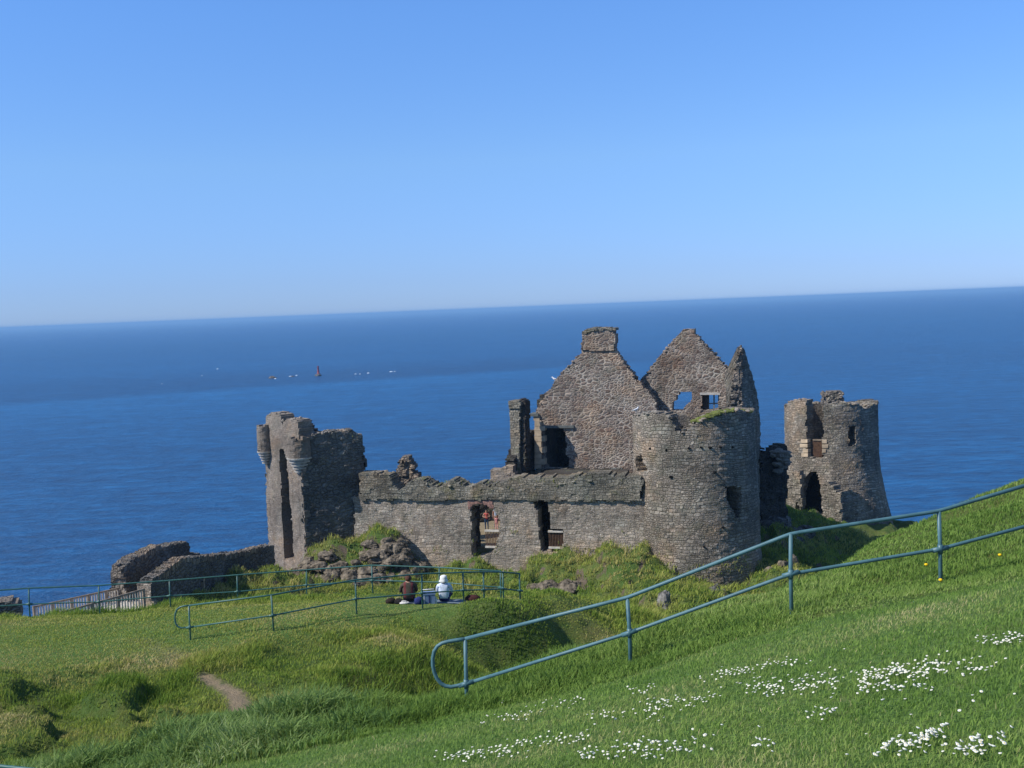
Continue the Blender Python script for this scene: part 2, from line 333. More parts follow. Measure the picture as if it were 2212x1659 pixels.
for X in (-12, -6, 0, 6): cp += [(X, 84, -18), (X, 92, -18.3)]
cp += [(12, 84, -18.3), (12, 95, -18.5), (20, 92, -18), (27, 104, -21), (32, 98, -21), (20, 66, -20), (24, 74, -20), (-17, 66, -16.2), (-20, 60, -15.8), (-16, 70, -16.6), (-21, 66, -16.5), (-14, 78, -17.5), (1.5, 88, -17.95), (-1.5, 86.5, -17.85), (-4, 84, -17.9), (-3, 90, -18.0)]
cp = np.array(cp); CC = 1.0
def _phi(d2): return np.sqrt(d2 + CC * CC)
_mx, _my = cp[:, 0], cp[:, 1]
_A = _phi((_mx[:, None] - _mx) ** 2 + (_my[:, None] - _my) ** 2)
_n = len(cp); _K = np.zeros((_n + 3, _n + 3)); _K[:_n, :_n] = _A - np.eye(_n) * .02
_P = np.stack([np.ones(_n), _mx / 50, _my / 50], 1); _K[:_n, _n:] = _P; _K[_n:, :_n] = _P.T
_W = np.linalg.lstsq(_K, np.concatenate([cp[:, 2], np.zeros(3)]), rcond=None)[0]
land = np.array([(-90, -40), (-90, 30), (-55, 38), (-40, 41.5), (-27, 42), (-19, 43), (-14.5, 47), (-14, 55), (-19, 56.5), (-23.5, 58.5), (-24, 65), (-20, 74), (-14, 80), (-5, 90), (3, 98), (14, 101), (22, 107), (34, 109), (38, 100), (35, 88), (27, 74), (21, 60), (17, 48), (16, 38), (22, 30.5), (40, 29), (90, 27), (90, -40)], float)
court = np.array([(-10.5, 79.3), (6.5, 75.6), (9, 84), (7, 100), (-8, 95)])
def inpoly(x, y, P):
    r = np.zeros(np.shape(x), bool); n = len(P)
    for i in range(n):
        x0, y0 = P[i]; x1, y1 = P[(i + 1) % n]
        if y0 == y1: continue
        r ^= ((y0 > y) != (y1 > y)) & (x < (x1 - x0) * (y - y0) / (y1 - y0) + x0)
    return r
def segdist(x, y, P, closed=True):
    d = np.full(np.shape(x), 1e9); n = len(P)
    for i in range(n if closed else n - 1):
        a = P[i]; b = P[(i + 1) % n]; ab = b - a
        t = np.clip(((x - a[0]) * ab[0] + (y - a[1]) * ab[1]) / (ab @ ab), 0, 1)
        d = np.minimum(d, np.hypot(x - a[0] - t * ab[0], y - a[1] - t * ab[1]))
    return d
def rbf(x, y):
    x = np.asarray(x, float).ravel(); y = np.asarray(y, float).ravel(); out = np.empty(len(x))
    for i in range(0, len(x), 20000):
        a, b = x[i:i + 20000], y[i:i + 20000]
        out[i:i + 20000] = _phi((a[:, None] - _mx) ** 2 + (b[:, None] - _my) ** 2) @ _W[:_n] + _W[_n] + _W[_n + 1] * a / 50 + _W[_n + 2] * b / 50
    return out
_ex = []
_tr = ray(np.array([300, 345, 400, 440, 475, 503, 520, 519, 498]), np.array([1385, 1402, 1437, 1462, 1482, 1503, 1527, 1549, 1572])); trail = (_tr * (-9.28 / _tr[:, 2:3]))[:, :2]
def mown_edge(x): return np.interp(x, _ex[0], _ex[1])
def rough_amt(x, y):
    """0 on the mown lawn, 1 in rough ground"""
    if not _ex: return np.zeros_like(x)
    a = sstep(-.25, .35, y - mown_edge(x) + (fbm(x * .9, y * .9, 2, 5) - .5) * .5)
    pl = sstep(-1.0, 1.5, y - np.interp(x, [-60, -20, -12, -8, -5, -2, 0, 3], [24, 25.5, 28, 29.5, 31.5, 33.4, 34.5, 99])) * (1 - sstep(36.6, 38.6, y - x * -.03))
    return a * (1 - .85 * pl)
def Zf(x, y, fine=True):
    shp = np.shape(x); x = np.asarray(x, float).ravel(); y = np.asarray(y, float).ravel()
    z = rbf(x, y)
    ro = rough_amt(x, y)
    z = z + ro * ((fbm(x * .8, y * .8, 3, 11) - .5) * (.16 + .026 * np.clip(y - 14, 0, 61)) * .8) * sstep(.3, 1.6, segdist(x, y, trail, False))
    ct = sstep(-.8, .8, np.where(inpoly(x, y, court), 1, -1) * segdist(x, y, court)); z = z - ct * ro * ((fbm(x * .8, y * .8, 3, 11) - .5) * 1.3)
    if fine:
        big = sstep(55, 66, y)
        rockn = np.abs(fbm(x * .8, y * .8 + z * .8, 4, 21) - .5) * 2
        z = z + (fbm(x * 4, y * 4, 3, 31) - .5) * (.02 + .09 * ro) + (-big * rockn * 1.1 + big * .15) * (1 - .9 * ct)
        hum = sstep(20, 22, y) * (1 - sstep(26, 29, y)) * (1 - sstep(-6.5, -4.5, x))
        z = z + hum * sstep(.4, 1.8, segdist(x, y, trail, False)) * (sstep(.45, .7, fbm(x * 1.1, y * 1.1, 2, 41)) * .42 - .1)
    ins = inpoly(x, y, land); d = segdist(x, y, land)
    sd_ = np.where(ins, -d, d) + (fbm(x * .25, y * .25, 4, 51) - .5) * 4
    t = sstep(-1.0, 9, sd_); z = z * (1 - t) + (SEA - 4 + (fbm(x * .15, y * .15, 4, 61) - .5) * 10) * t + (fbm(x * .4, y * .4, 4, 71) - .5) * 5 * t * (1 - t) * 2
    return z.reshape(shp)
def ground_at(px, py, lo=2.5, hi=60.0):
    px = np.atleast_1d(np.asarray(px, float)); py = np.atleast_1d(np.asarray(py, float)); rr = ray(px, py)
    ys = np.geomspace(lo, hi, 160); hit = np.full(len(px), hi); done = np.zeros(len(px), bool)
    for Y in ys:
        b = (~done) & (rr[:, 2] * Y < Zf(rr[:, 0] * Y, np.full(len(px), Y), False)); hit[b] = Y; done |= b
    a = hit / 1.0202; b = hit.copy()
    for _ in range(8):
        m = (a + b) / 2; below = rr[:, 2] * m < Zf(rr[:, 0] * m, m, False); b = np.where(below, m, b); a = np.where(below, a, m)
    p = rr * b[:, None]; p[:, 2] = Zf(p[:, 0], p[:, 1]); return p
_e = ground_at([200, 450, 700, 1000, 1360, 1709, 2033, 2400], [1730, 1662, 1612, 1550, 1462, 1352, 1285, 1215])
_o = np.argsort(_e[:, 0]); _ex = [_e[_o, 0], _e[_o, 1]]
trail_w = None

# terrain sheet, finer near the camera
na, nr = 620, 560
ang = np.linspace(R(-62), R(62), na); rad = 3.0 * (150 / 3.0) ** (np.linspace(0, 1, nr) ** .9)
AA, RR = np.meshgrid(ang, rad)
tx = np.sin(AA) * RR; ty = np.cos(AA) * RR - 5
tz = Zf(tx, ty)
idx = np.arange(na * nr).reshape(nr, na)
tf = np.stack([idx[:-1, :-1], idx[:-1, 1:], idx[1:, 1:], idx[1:, :-1]], -1).reshape(-1, 4)
gx = np.gradient(tz, axis=1) / np.maximum(1e-3, np.hypot(np.gradient(tx, axis=1), np.gradient(ty, axis=1)))
gy = np.gradient(tz, axis=0) / np.maximum(1e-3, np.hypot(np.gradient(tx, axis=0), np.gradient(ty, axis=0)))
slope = np.hypot(gx, gy)
X_, Y_ = tx.ravel(), ty.ravel()
dp = segdist(X_, Y_, trail[3:], False); dp2 = segdist(X_, Y_, trail, False)
a_path = np.maximum(1 - sstep(.10, .30, dp + (fbm(X_ * 4, Y_ * 4, 2, 3) - .5) * .25), .35 * (1 - sstep(.1, .6, dp2)))
a_path = np.maximum(a_path, sstep(-.3, .5, np.where(inpoly(X_, Y_, court), 1, -1) * segdist(X_, Y_, court)) * .9)
a_rough = rough_amt(X_, Y_)
a_rock = sstep(.85, 1.35, slope.ravel()) * sstep(48, 58, Y_ + np.abs(X_) * .2)
a_rock = np.clip(np.maximum(a_rock, sstep(-26, -30, tz.ravel())), 0, 1)
gm, N, L, b = newmat('turf'); setin(b, .95, .1)
tc = N.new('ShaderNodeTexCoord').outputs['Object']
def att(n):
    a = N.new('ShaderNodeAttribute'); a.attribute_name = n; return a.outputs['Fac']
n1 = noise(N, L, tc, .35, 6, .65); n2 = noise(N, L, tc, 2.2, 6, .7); n3 = noise(N, L, tc, 14, 5, .7)
lawn = ramp(N, [(.25, (.085, .175, .038)), (.5, (.135, .23, .055)), (.75, (.21, .26, .08))]); L.new(n2, lawn.inputs[0])
rgh = ramp(N, [(.28, (.045, .09, .02)), (.45, (.09, .15, .035)), (.58, (.15, .175, .05)), (.72, (.22, .19, .085))]); L.new(mathn(N, L, 'MULTIPLY_ADD', n1, .6, mathn(N, L, 'MULTIPLY', n2, .4)), rgh.inputs[0])
c = mixc(N, L, att('rough'), lawn.outputs[0], rgh.outputs[0])
c = mixc(N, L, 1.0, c, mapr(N, L, n3, .25, .75, .65, 1.3, False), 'MULTIPLY')
rk = ramp(N, [(.3, (.05, .042, .034)), (.5, (.15, .115, .085)), (.68, (.24, .19, .145))]); L.new(n3, rk.inputs[0])
rk2 = mixc(N, L, mapr(N, L, noise(N, L, tc, 1.1, 5, .6), .45, .6, 0, .6), rk.outputs[0], (.09, .11, .03))
rf = mapr(N, L, mathn(N, L, 'ADD', att('rock'), mathn(N, L, 'MULTIPLY_ADD', noise(N, L, tc, .8, 5, .6), .8, -.4)), .4, .6)
c = mixc(N, L, rf, c, rk2)
c = mixc(N, L, att('path'), c, ramp(N, [(0, (.33, .25, .155)), (1, (.36, .28, .18))]).outputs[0])
L.new(c, b.inputs['Base Color'])
bp = N.new('ShaderNodeBump'); bp.inputs['Distance'].default_value = .12; bp.inputs['Strength'].default_value = .9
L.new(mathn(N, L, 'ADD', n3, mathn(N, L, 'MULTIPLY', n2, 1.5)), bp.inputs['Height']); L.new(bp.outputs[0], b.inputs['Normal'])
ground = mk('ground', np.stack([X_, Y_, tz.ravel()], 1), tf, gm, smooth=True, attr={'path': a_path, 'rough': a_rough, 'rock': a_rock})
tag(ground, kind='structure')

# ------------------------------------------------------------------ sea
sm, N, L, b = newmat('sea_water'); setin(b, .34, .20)
tc = N.new('ShaderNodeTexCoord').outputs['Object']
def scaled(sx, sy, rz=0):
    m_ = N.new('ShaderNodeMapping'); m_.inputs['Scale'].default_value = (sx, sy, 1); m_.inputs['Rotation'].default_value = (0, 0, rz); L.new(tc, m_.inputs[0]); return m_.outputs[0]
cur = noise(N, L, scaled(.0009, .0045, .12), 1, 4, .5)
gust = noise(N, L, scaled(.012, .05, .1), 1, 5, .6)
chop = noise(N, L, scaled(.16, .38, .15), 1, 6, .65)
chop2 = noise(N, L, scaled(.5, 1.2, -.1), 1, 3, .6)
rr_ = ramp(N, [(.26, (.001, .030, .100)), (.5, (.0015, .064, .185)), (.74, (.007, .13, .335))])
sx = N.new('ShaderNodeSeparateXYZ'); L.new(tc, sx.inputs[0])
race = mathn(N, L, 'ADD', mathn(N, L, 'MULTIPLY_ADD', sx.outputs[0], -.46, -768.0), mathn(N, L, 'ADD', sx.outputs[1], mathn(N, L, 'MULTIPLY_ADD', gust, 60.0, -30.0)))
rc = ramp(N, [(0, (.5,) * 3), (.3, (.52,) * 3), (.48, (.80,) * 3), (.53, (.22,) * 3), (.64, (.33,) * 3), (.85, (.5,) * 3)]); L.new(mapr(N, L, race, -500, 500, 0, 1, False), rc.inputs[0])
swl = noise(N, L, scaled(.045, .15, .12), 1, 4, .6); chc = mapr(N, L, mathn(N, L, 'MULTIPLY_ADD', chop, .6, mathn(N, L, 'MULTIPLY', swl, .4)), .38, .62, 0, 1, False); rfade = mapr(N, L, sx.outputs[0], -60, 260, 1, 0)
rc_o = mathn(N, L, 'MULTIPLY_ADD', mathn(N, L, 'SUBTRACT', rc.outputs[0], .5), rfade, .5)
L.new(mathn(N, L, 'ADD', mathn(N, L, 'ADD', mathn(N, L, 'MULTIPLY', cur, .15), mathn(N, L, 'MULTIPLY', rc_o, .35)), mathn(N, L, 'ADD', mathn(N, L, 'MULTIPLY', gust, .2), mathn(N, L, 'MULTIPLY', chc, .36))), rr_.inputs[0])
L.new(rr_.outputs[0], b.inputs['Base Color'])
bp = N.new('ShaderNodeBump'); bp.inputs['Distance'].default_value = 1.6; bp.inputs['Strength'].default_value = 1
L.new(mathn(N, L, 'ADD', chop, mathn(N, L, 'MULTIPLY', chop2, .35)), bp.inputs['Height']); L.new(bp.outputs[0], b.inputs['Normal'])
sa = np.linspace(0, 2 * math.pi, 97)[:-1]; sr = [1, 60, 200, 600, 2000, 7000, 25000, 60000]
sv = [(r * math.cos(a), r * math.sin(a), SEA) for r in sr for a in sa]
sf = [(i * 96 + j, i * 96 + (j + 1) % 96, (i + 1) * 96 + (j + 1) % 96, (i + 1) * 96 + j) for i in range(len(sr) - 1) for j in range(96)]
sea = mk('sea', sv, sf, sm); tag(sea, kind='structure')

# ------------------------------------------------------------------ rubble walls
class Plane:
    """vertical wall plane through plan points A and B (A is its left end seen from the front)"""
    def __init__(s, A, B):
        s.A = np.array(A, float); d = np.array(B, float) - s.A; s.len = np.hypot(*d); s.t = d / s.len; s.n = np.array([-s.t[1], s.t[0]])
        if s.n[1] < 0 and abs(s.n[1]) > 1e-6 and False: s.n = -s.n
    def px(s, pts):
        p = np.array(pts, float); r = ray(p[:, 0], p[:, 1]); out = []
        for q in r:
            # A + t*u = q*k
            m = np.array([[s.t[0], -q[0]], [s.t[1], -q[1]]]); u, k = np.linalg.solve(m, -s.A); out.append((u, q[2] * k))
        return np.array(out)
    def map(s, u, z, d):
        return np.stack([s.A[0] + s.t[0] * u + s.n[0] * d, s.A[1] + s.t[1] * u + s.n[1] * d, z], -1)
    def off(s, d):
        return Plane(s.A + s.n * d, s.A + s.n * d + s.t * s.len)
class Cyl:
    """round tower; u runs to the right along the surface from the point facing the camera"""
    def __init__(s, px, Y, r, batter=0.0, zb=-19, zt=-8):
        p = at(px, 1000, Y); s.c = np.array(p[:2]); s.r = r; s.b = batter; s.zb = zb; s.zt = zt
        s.a0 = math.atan2(-s.c[1], -s.c[0])
    def map(s, u, z, d):
        a = s.a0 + u / s.r; k = np.clip((s.zt - z) / (s.zt - s.zb), 0, 1.5); rr = s.r + s.b * k ** 1.7 - d
        return np.stack([s.c[0] + np.cos(a) * rr, s.c[1] + np.sin(a) * rr, z + 0 * u], -1)
    def px(s, pts):
        out = []
        for x, y in pts:
            q = ray(x, y)[..., :]; A = q[0] ** 2 + q[1] ** 2; B = -2 * (q[:2] @ s.c); C = s.c @ s.c - s.r ** 2; D = B * B - 4 * A * C
            k = (-B - math.sqrt(max(D, 0))) / (2 * A); p = q * k; a = math.atan2(p[1] - s.c[1], p[0] - s.c[0]) - s.a0
            a = (a + math.pi) % (2 * math.pi) - math.pi; out.append((a * s.r, p[2]))
        return np.array(out)
def wall(name, mat, mp, outline, holes=(), thick=1.0, parent=None, cell=.15, rag=.16, relief=.035, seed=0, z0=None, mask=None, wrap=False, sw=.4, sh=.26, topjag=0, loc=None, extra_mats=None, rag_holes=None):
    O = np.array(outline, float); u0, u1 = O[:, 0].min() - .3, O[:, 0].max() + .3; zb = O[:, 1].min() if z0 is None else z0; zt = O[:, 1].max() + .4
    nu = int((u1 - u0) / cell) + 1; nz = int((zt - zb) / cell) + 1
    u = np.linspace(u0, u1, nu + 1); z = np.linspace(zb, zt, nz + 1); U, Z = np.meshgrid(u, z)
    uc = (U[:-1, :-1] + U[1:, 1:]) / 2; zc = (Z[:-1, :-1] + Z[1:, 1:]) / 2
    row = np.floor(zc / sh); cc = np.floor(uc / sw + hsh(row, row * 0, seed + 3)); ju = (hsh(row, cc, seed + 4) - .5) * 2; jz = (hsh(row, cc, seed + 5) - .5) * 2
    ins = inpoly(uc + ju * rag, zc + jz * rag, O)
    rh = rag * .6 if rag_holes is None else rag_holes
    for h in holes: ins &= ~inpoly(uc + ju * rh, zc + jz * rh, np.array(h, float))
    if mask is not None: ins &= mask(uc, zc)
    jit = cell * .28
    Uj = U + (hsh(np.arange(U.size).reshape(U.shape), U * 0, seed + 7) - .5) * jit; Zj = Z + (hsh(np.arange(U.size).reshape(U.shape), U * 0, seed + 8) - .5) * jit
    if wrap: Uj[:, 0] = U[:, 0]; Uj[:, -1] = U[:, -1]
    r2 = np.floor(Z / sh); c2 = np.floor(U / sw + hsh(r2, r2 * 0, seed + 3))
    dep = (hsh(r2, c2, seed + 9) - .5) * 2 * relief + (fbm(U * .35, Z * .35, 3, seed + 12) - .5) * .15
    if wrap: dep[:, -1] = dep[:, 0]
    Vf = mp(Uj.ravel(), Zj.ravel(), dep.ravel()); Vb = mp(Uj.ravel(), Zj.ravel(), thick + dep.ravel() * .5)
    nv = U.size; id_ = np.arange(nv).reshape(U.shape)
    J, I = np.nonzero(ins)
    a, b, c, d = id_[J, I], id_[J, I + 1], id_[J + 1, I + 1], id_[J + 1, I]
    F_ = [np.stack([a, b, c, d], 1), np.stack([d, c, b, a], 1) + nv]
    P = np.pad(ins, 1)
    V = [Vf, Vb]; UV = [np.stack([U.ravel(), Z.ravel()], 1), np.stack([U.ravel(), Z.ravel()], 1)]
    base = 2 * nv
    for dj, di, e in ((0, -1, (d, a)), (0, 1, (b, c)), (-1, 0, (a, b)), (1, 0, (c, d))):
        m = ~P[J + 1 + dj, I + 1 + di]
        if dj == -1: m &= (J > 0)
        p, q = e[0][m], e[1][m]; n = len(p)
        if n == 0: continue
        # separate vertices so that the texture runs over the thickness of the wall
        vv = np.concatenate([Vf[p], Vf[q], Vb[q], Vb[p]])
        su = U.ravel(); sz = Z.ravel()
        if di: uvs = np.concatenate([np.stack([su[p], sz[p]], 1), np.stack([su[q], sz[q]], 1), np.stack([su[q] + thick, sz[q]], 1), np.stack([su[p] + thick, sz[p]], 1)])
        else: uvs = np.concatenate([np.stack([su[p], sz[p]], 1), np.stack([su[q], sz[q]], 1), np.stack([su[q], sz[q] + thick], 1), np.stack([su[p], sz[p] + thick], 1)])
        k = np.arange(n); F_.append(np.stack([k, k + n, k + 2 * n, k + 3 * n], 1) + base); V.append(vv); UV.append(uvs); base += 4 * n
    V = np.concatenate(V); UV = np.concatenate(UV); Fc = np.concatenate(F_)
    used = np.zeros(len(V), bool); used[Fc.ravel()] = True; rem = np.cumsum(used) - 1
    return mk(name, V[used], rem[Fc], [mat] + (extra_mats or []), parent, uv=UV[used], loc=loc)
def coping(name, mat, mp, path, thick, parent, r=.16, seed=0, step=.34, front=.0, loc=None):
    """loose stones along the top edge (u,z polyline) of a wall"""
    g = G(); P = np.array(path, float); rs = np.random.default_rng(seed + 100); k = 0
    for i in range(len(P) - 1):
        L_ = np.hypot(*(P[i + 1] - P[i])); n = max(1, int(L_ / step))
        for j in range(n):
            for dd in np.arange(.12 - front, thick, .42):
                if rs.random() < .22: continue
                t = (j + rs.random()) / n; u, z = P[i] * (1 - t) + P[i + 1] * t
                c = mp(np.array([u]), np.array([z + rs.uniform(-.07, .05)]), np.array([dd + rs.uniform(-.08, .1)]))[0]
                g.stone(c, (rs.uniform(.22, .55), rs.uniform(.22, .45), rs.uniform(.12, .30)), seed=k % 97, n=8, k=6, rz=rs.uniform(0, 3), planes=9); k += 1
    return g.make(name, mat, parent, loc=loc)
def top_strip(name, mat, mp, path, thick, parent, seed=0, lift=-.03, amp=.16, d0=.02, loc=None):
    P = np.array(path, float); nu = max(2, int((P[-1, 0] - P[0, 0]) / .12)); nd = max(2, int(thick / .14)) + 1
    u = np.linspace(P[0, 0], P[-1, 0], nu); zt = np.interp(u, P[:, 0], P[:, 1]); d = np.linspace(d0, thick, nd); U, D = np.meshgrid(u, d)
    ju = hsh(np.arange(U.size).reshape(U.shape), U * 0, seed) - .5; c1 = np.floor(U / .38 + .3 * np.floor(D / .3)); c2 = np.floor(D / .3)
    Z = zt[None, :] + lift + (hsh(c1, c2, seed + 1) - .5) * amp + (fbm(U * 2.2, D * 2.2, 3, seed) - .5) * amp
    U = U + ju * .05; Z[0] -= .05; Z[-1] -= .1
    V = [mp(U[i], Z[i], D[i]) for i in range(nd)]; V = [mp(U[0], Z[0] - .3, D[0] + .02)] + V + [mp(U[-1], Z[-1] - .5, D[-1])]
    UV = np.concatenate([np.stack([U[max(0, min(nd - 1, i - 1))], (D[max(0, min(nd - 1, i - 1))])], 1) for i in range(nd + 2)]); V = np.concatenate(V); ix = np.arange((nd + 2) * nu).reshape(nd + 2, nu)
    return mk(name, V, np.stack([ix[:-1, :-1], ix[:-1, 1:], ix[1:, 1:], ix[1:, :-1]], -1).reshape(-1, 4), mat, parent, uv=UV, loc=loc)
def low(pts, z): return [(p[0], z) for p in pts]
BOT = -20.5
castle_roots = {}

# ---- curtain wall
pc = at(786, 1100, 78.0); pd = at(1386, 1100, 73.0)
PC = Plane(pc[:2], pd[:2])
rt = thing('curtain_wall', (*((pc[:2] + pd[:2]) / 2), -18), 'long grey-brown rubble curtain wall with a ragged top and two tall broken openings', 'castle wall')
lowtop = PC.px([(786, 1078), (940, 1082), (1060, 1081), (1190, 1083), (1300, 1084), (1396, 1081)])
ol = np.concatenate([[(-.75, BOT)], [(-.75, lowtop[0, 1] + .3)], lowtop + [0, .12], [(lowtop[-1, 0] + .3, lowtop[-1, 1] + .1)], [(lowtop[-1, 0] + .3, BOT)]])
door = PC.px([(1016, 1097), (1023, 1091), (1040, 1088), (1052, 1091), (1058, 1097), (1066, 1099), (1068, 1110), (1078, 1113), (1079, 1150), (1074, 1172), (1067, 1190), (1058, 1200), (1022, 1204), (1018, 1150)])
win = PC.px([(1153, 1077), (1182, 1077), (1184, 1098), (1188, 1108), (1189, 1143), (1217, 1144), (1216, 1165), (1212, 1192), (1168, 1190), (1165, 1160), (1161, 1100), (1153, 1098)])
wall('wall_face', M['curtain'], PC.map, ol, [door, win], 1.3, rt, cell=.11, rag=.08, relief=.018, seed=1)
top = PC.px([(779, 1078), (779, 1021), (800, 1022), (836, 1026), (846, 1034), (853, 1050), (862, 1058), (872, 1054), (884, 1043), (900, 1036), (912, 1034), (925, 1041), (940, 1050), (952, 1052), (963, 1043), (975, 1037), (990, 1040), (1006, 1051), (1022, 1049), (1034, 1042), (1048, 1045), (1060, 1050), (1078, 1044), (1098, 1036), (1120, 1032), (1160, 1030), (1215, 1032), (1260, 1026), (1300, 1024), (1340, 1027), (1372, 1030), (1386, 1030), (1386, 1080), (1300, 1081), (1190, 1080), (1060, 1078), (1012, 1079), (940, 1081), (860, 1079)])
PP = PC.off(-.16)
wall('parapet', M['parapet'], PP.map, top, [], 1.55, rt, cell=.11, rag=.07, relief=.025, seed=2)
coping('coping_stones', M['parapet'], PP.map, PP.px([(800, 1024), (836, 1028)]).tolist() + [], 1.5, rt, seed=1)
coping('coping_stones', M['parapet'], PP.map, PP.px([(884, 1050), (912, 1043), (925, 1049), (952, 1059), (975, 1046), (990, 1048), (1008, 1058), (1034, 1051), (1060, 1060), (1098, 1048), (1160, 1043), (1215, 1044), (1300, 1037), (1372, 1042)]), 1.5, rt, seed=2, step=.6)
top_strip('wall_top', M['parapet'], PP.map, PP.px([(x_, y_) for x_, y_ in [(866, 1062), (884, 1048), (900, 1041), (912, 1039), (925, 1046), (940, 1055), (952, 1057), (963, 1048), (975, 1042), (990, 1045), (1006, 1056), (1022, 1054), (1034, 1047), (1048, 1050), (1060, 1058), (1078, 1052), (1098, 1044), (1120, 1040), (1160, 1038), (1215, 1040), (1260, 1034), (1300, 1032), (1340, 1035), (1372, 1038), (1390, 1038)]]), 1.6, rt, 3, lift=.09, amp=.2)
br = PC.off(-.05); bq = br.px([(1011, 1100), (1011, 1081), (1063, 1082), (1067, 1100), (1058, 1096), (1050, 1090), (1036, 1087), (1022, 1090), (1015, 1098)])
tag(wall('brick_arch', M['brick'], br.map, bq, [], .6, rt, cell=.08, rag=.03, relief=.01, seed=3), 'red brick arch over the left opening')
# passage walls and vault added behind both openings to darken them
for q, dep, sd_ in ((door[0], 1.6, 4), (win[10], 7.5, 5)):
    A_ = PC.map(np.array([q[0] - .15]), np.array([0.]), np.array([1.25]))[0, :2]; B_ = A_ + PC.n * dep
    pl = Plane(A_, B_); wall('added_passage_wall', M['dark'], pl.map, [(0, BOT), (0, -12.9), (dep, -12.9), (dep, BOT)], [], .9, rt, rag=.15, seed=sd_)
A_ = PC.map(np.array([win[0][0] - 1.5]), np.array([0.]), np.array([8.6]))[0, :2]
pl = Plane(A_, A_ + PC.t * 6.5); wall('added_passage_wall', M['dark'], pl.map, [(0, BOT), (0, -12.8), (6.5, -12.8), (6.5, BOT)], [], .8, rt, seed=6)
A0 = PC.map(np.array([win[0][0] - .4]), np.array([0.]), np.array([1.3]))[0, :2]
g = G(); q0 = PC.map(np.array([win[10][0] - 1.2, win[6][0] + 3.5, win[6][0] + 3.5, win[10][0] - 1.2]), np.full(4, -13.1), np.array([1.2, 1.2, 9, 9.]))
g.add(list(q0) + list(q0 + [0, 0, .4]), [(0, 1, 2, 3), (4, 5, 6, 7), (0, 1, 5, 4), (1, 2, 6, 5), (2, 3, 7, 6), (3, 0, 4, 7)]); g.make('shade_vault', M['dark'], rt)
# single stones standing out of the face, small dark putlog holes and plants on the wall
def studs(name, mat, mp, pts, parent, r=(.2, .3), seed=0, dd=0.0, label=None, amp=.3):
    g = G(); rs = np.random.default_rng(seed)
    for u, z in pts:
        c = mp(np.array([u]), np.array([z]), np.array([dd]))[0]; s_ = rs.uniform(*r)
        g.lump(c, (s_ * 1.5, s_ * 1.1, s_), seed=int(rs.integers(90)), n=8, k=5, amp=amp, rz=rs.uniform(0, 3))
    return tag(g.make(name, mat, parent), label)
M['holeblack'] = plain('hole_shade', (.012, .012, .012), 1, 0)  # black lumps paint in the shade inside the putlog holes
M['leaf'] = plain('wall_plant', (.075, .11, .03), .9, .1, .35, 6)
M['moss'] = plain('moss', (.13, .15, .045), .95, .05, .35, 3, bump=.05)

# ---- timber railings in the openings
def barrier(name, pl, xl, xr, yt, yb, d, label):
    a = pl.px([(xl, yt), (xr, yt), (xr, yb), (xl, yb)]); u0, u1 = a[0, 0], a[1, 0]; zt, zb = a[:2, 1].mean(), a[2:, 1].mean()
    Lc = pl.map(np.array([(u0 + u1) / 2]), np.array([zb]), np.array([d]))[0]
    t = tag(thing(name, Lc, label, 'railing'), group='timber railings in the wall openings'); rz = math.atan2(pl.t[1], pl.t[0])
    def P(u, z, dd=0): return pl.map(np.array([u]), np.array([z]), np.array([d + dd]))[0]
    for nm, z in (('top_rail', zt), ('bottom_rail', zb)):
        G().box(P((u0 + u1) / 2, z), (u1 - u0, .16, .13), rz).make(nm, M['wood_pale'], t)
    n = int((u1 - u0) / .11); g = G()
    for i in range(n): g.box(P(u0 + (i + .5) * (u1 - u0) / n, (zt + zb) / 2, .03), (.055, .03, zt - zb - .13), rz)
    g.make('slats', M['wood_dark'], t); return t
barrier('timber_railing', PC, 1044, 1081, 1149, 1184, .4, 'brown slatted timber railing with pale rails in the left broken opening')
barrier('timber_railing', PC, 1183, 1217, 1149, 1184, .16, 'brown slatted timber railing with pale rails in the right broken opening')

# ---- big round tower in front
TW = Cyl(1500, 75.0, 4.22, .35, -20.5, -8)
rt = thing('round_tower', (TW.c[0], TW.c[1], -19), 'large round rubble tower with mossy rim at the right end of the curtain wall', 'tower')
hc = math.pi * TW.r
tp = TW.px([(1368, 899), (1380, 894), (1400, 893), (1425, 894), (1442, 897), (1450, 905), (1454, 915), (1462, 930), (1476, 933), (1488, 926), (1500, 915), (1515, 909), (1530, 902), (1548, 896), (1575, 890), (1605, 886), (1622, 890)])
ol = np.concatenate([[(-hc + .3, BOT), (-hc + .3, tp[0, 1] - .5), (-hc * .75, tp[0, 1] - .3)], tp, [(hc * .75, tp[-1, 1] - .1), (hc - .3, tp[-1, 1] - .4), (hc - .3, BOT)]])
hole1 = TW.px([(1374, 984), (1386, 982), (1390, 996), (1396, 1005), (1400, 1018), (1380, 1018), (1374, 1005)])
hole2 = TW.px([(1566, 1052), (1600, 1052), (1602, 1080), (1596, 1115), (1588, 1121), (1580, 1098), (1570, 1078)])
wall('tower_wall', M['tower'], TW.map, ol, [hole1, hole2], 1.2, rt, cell=.12, rag=.12, relief=.022, seed=11, wrap=True)
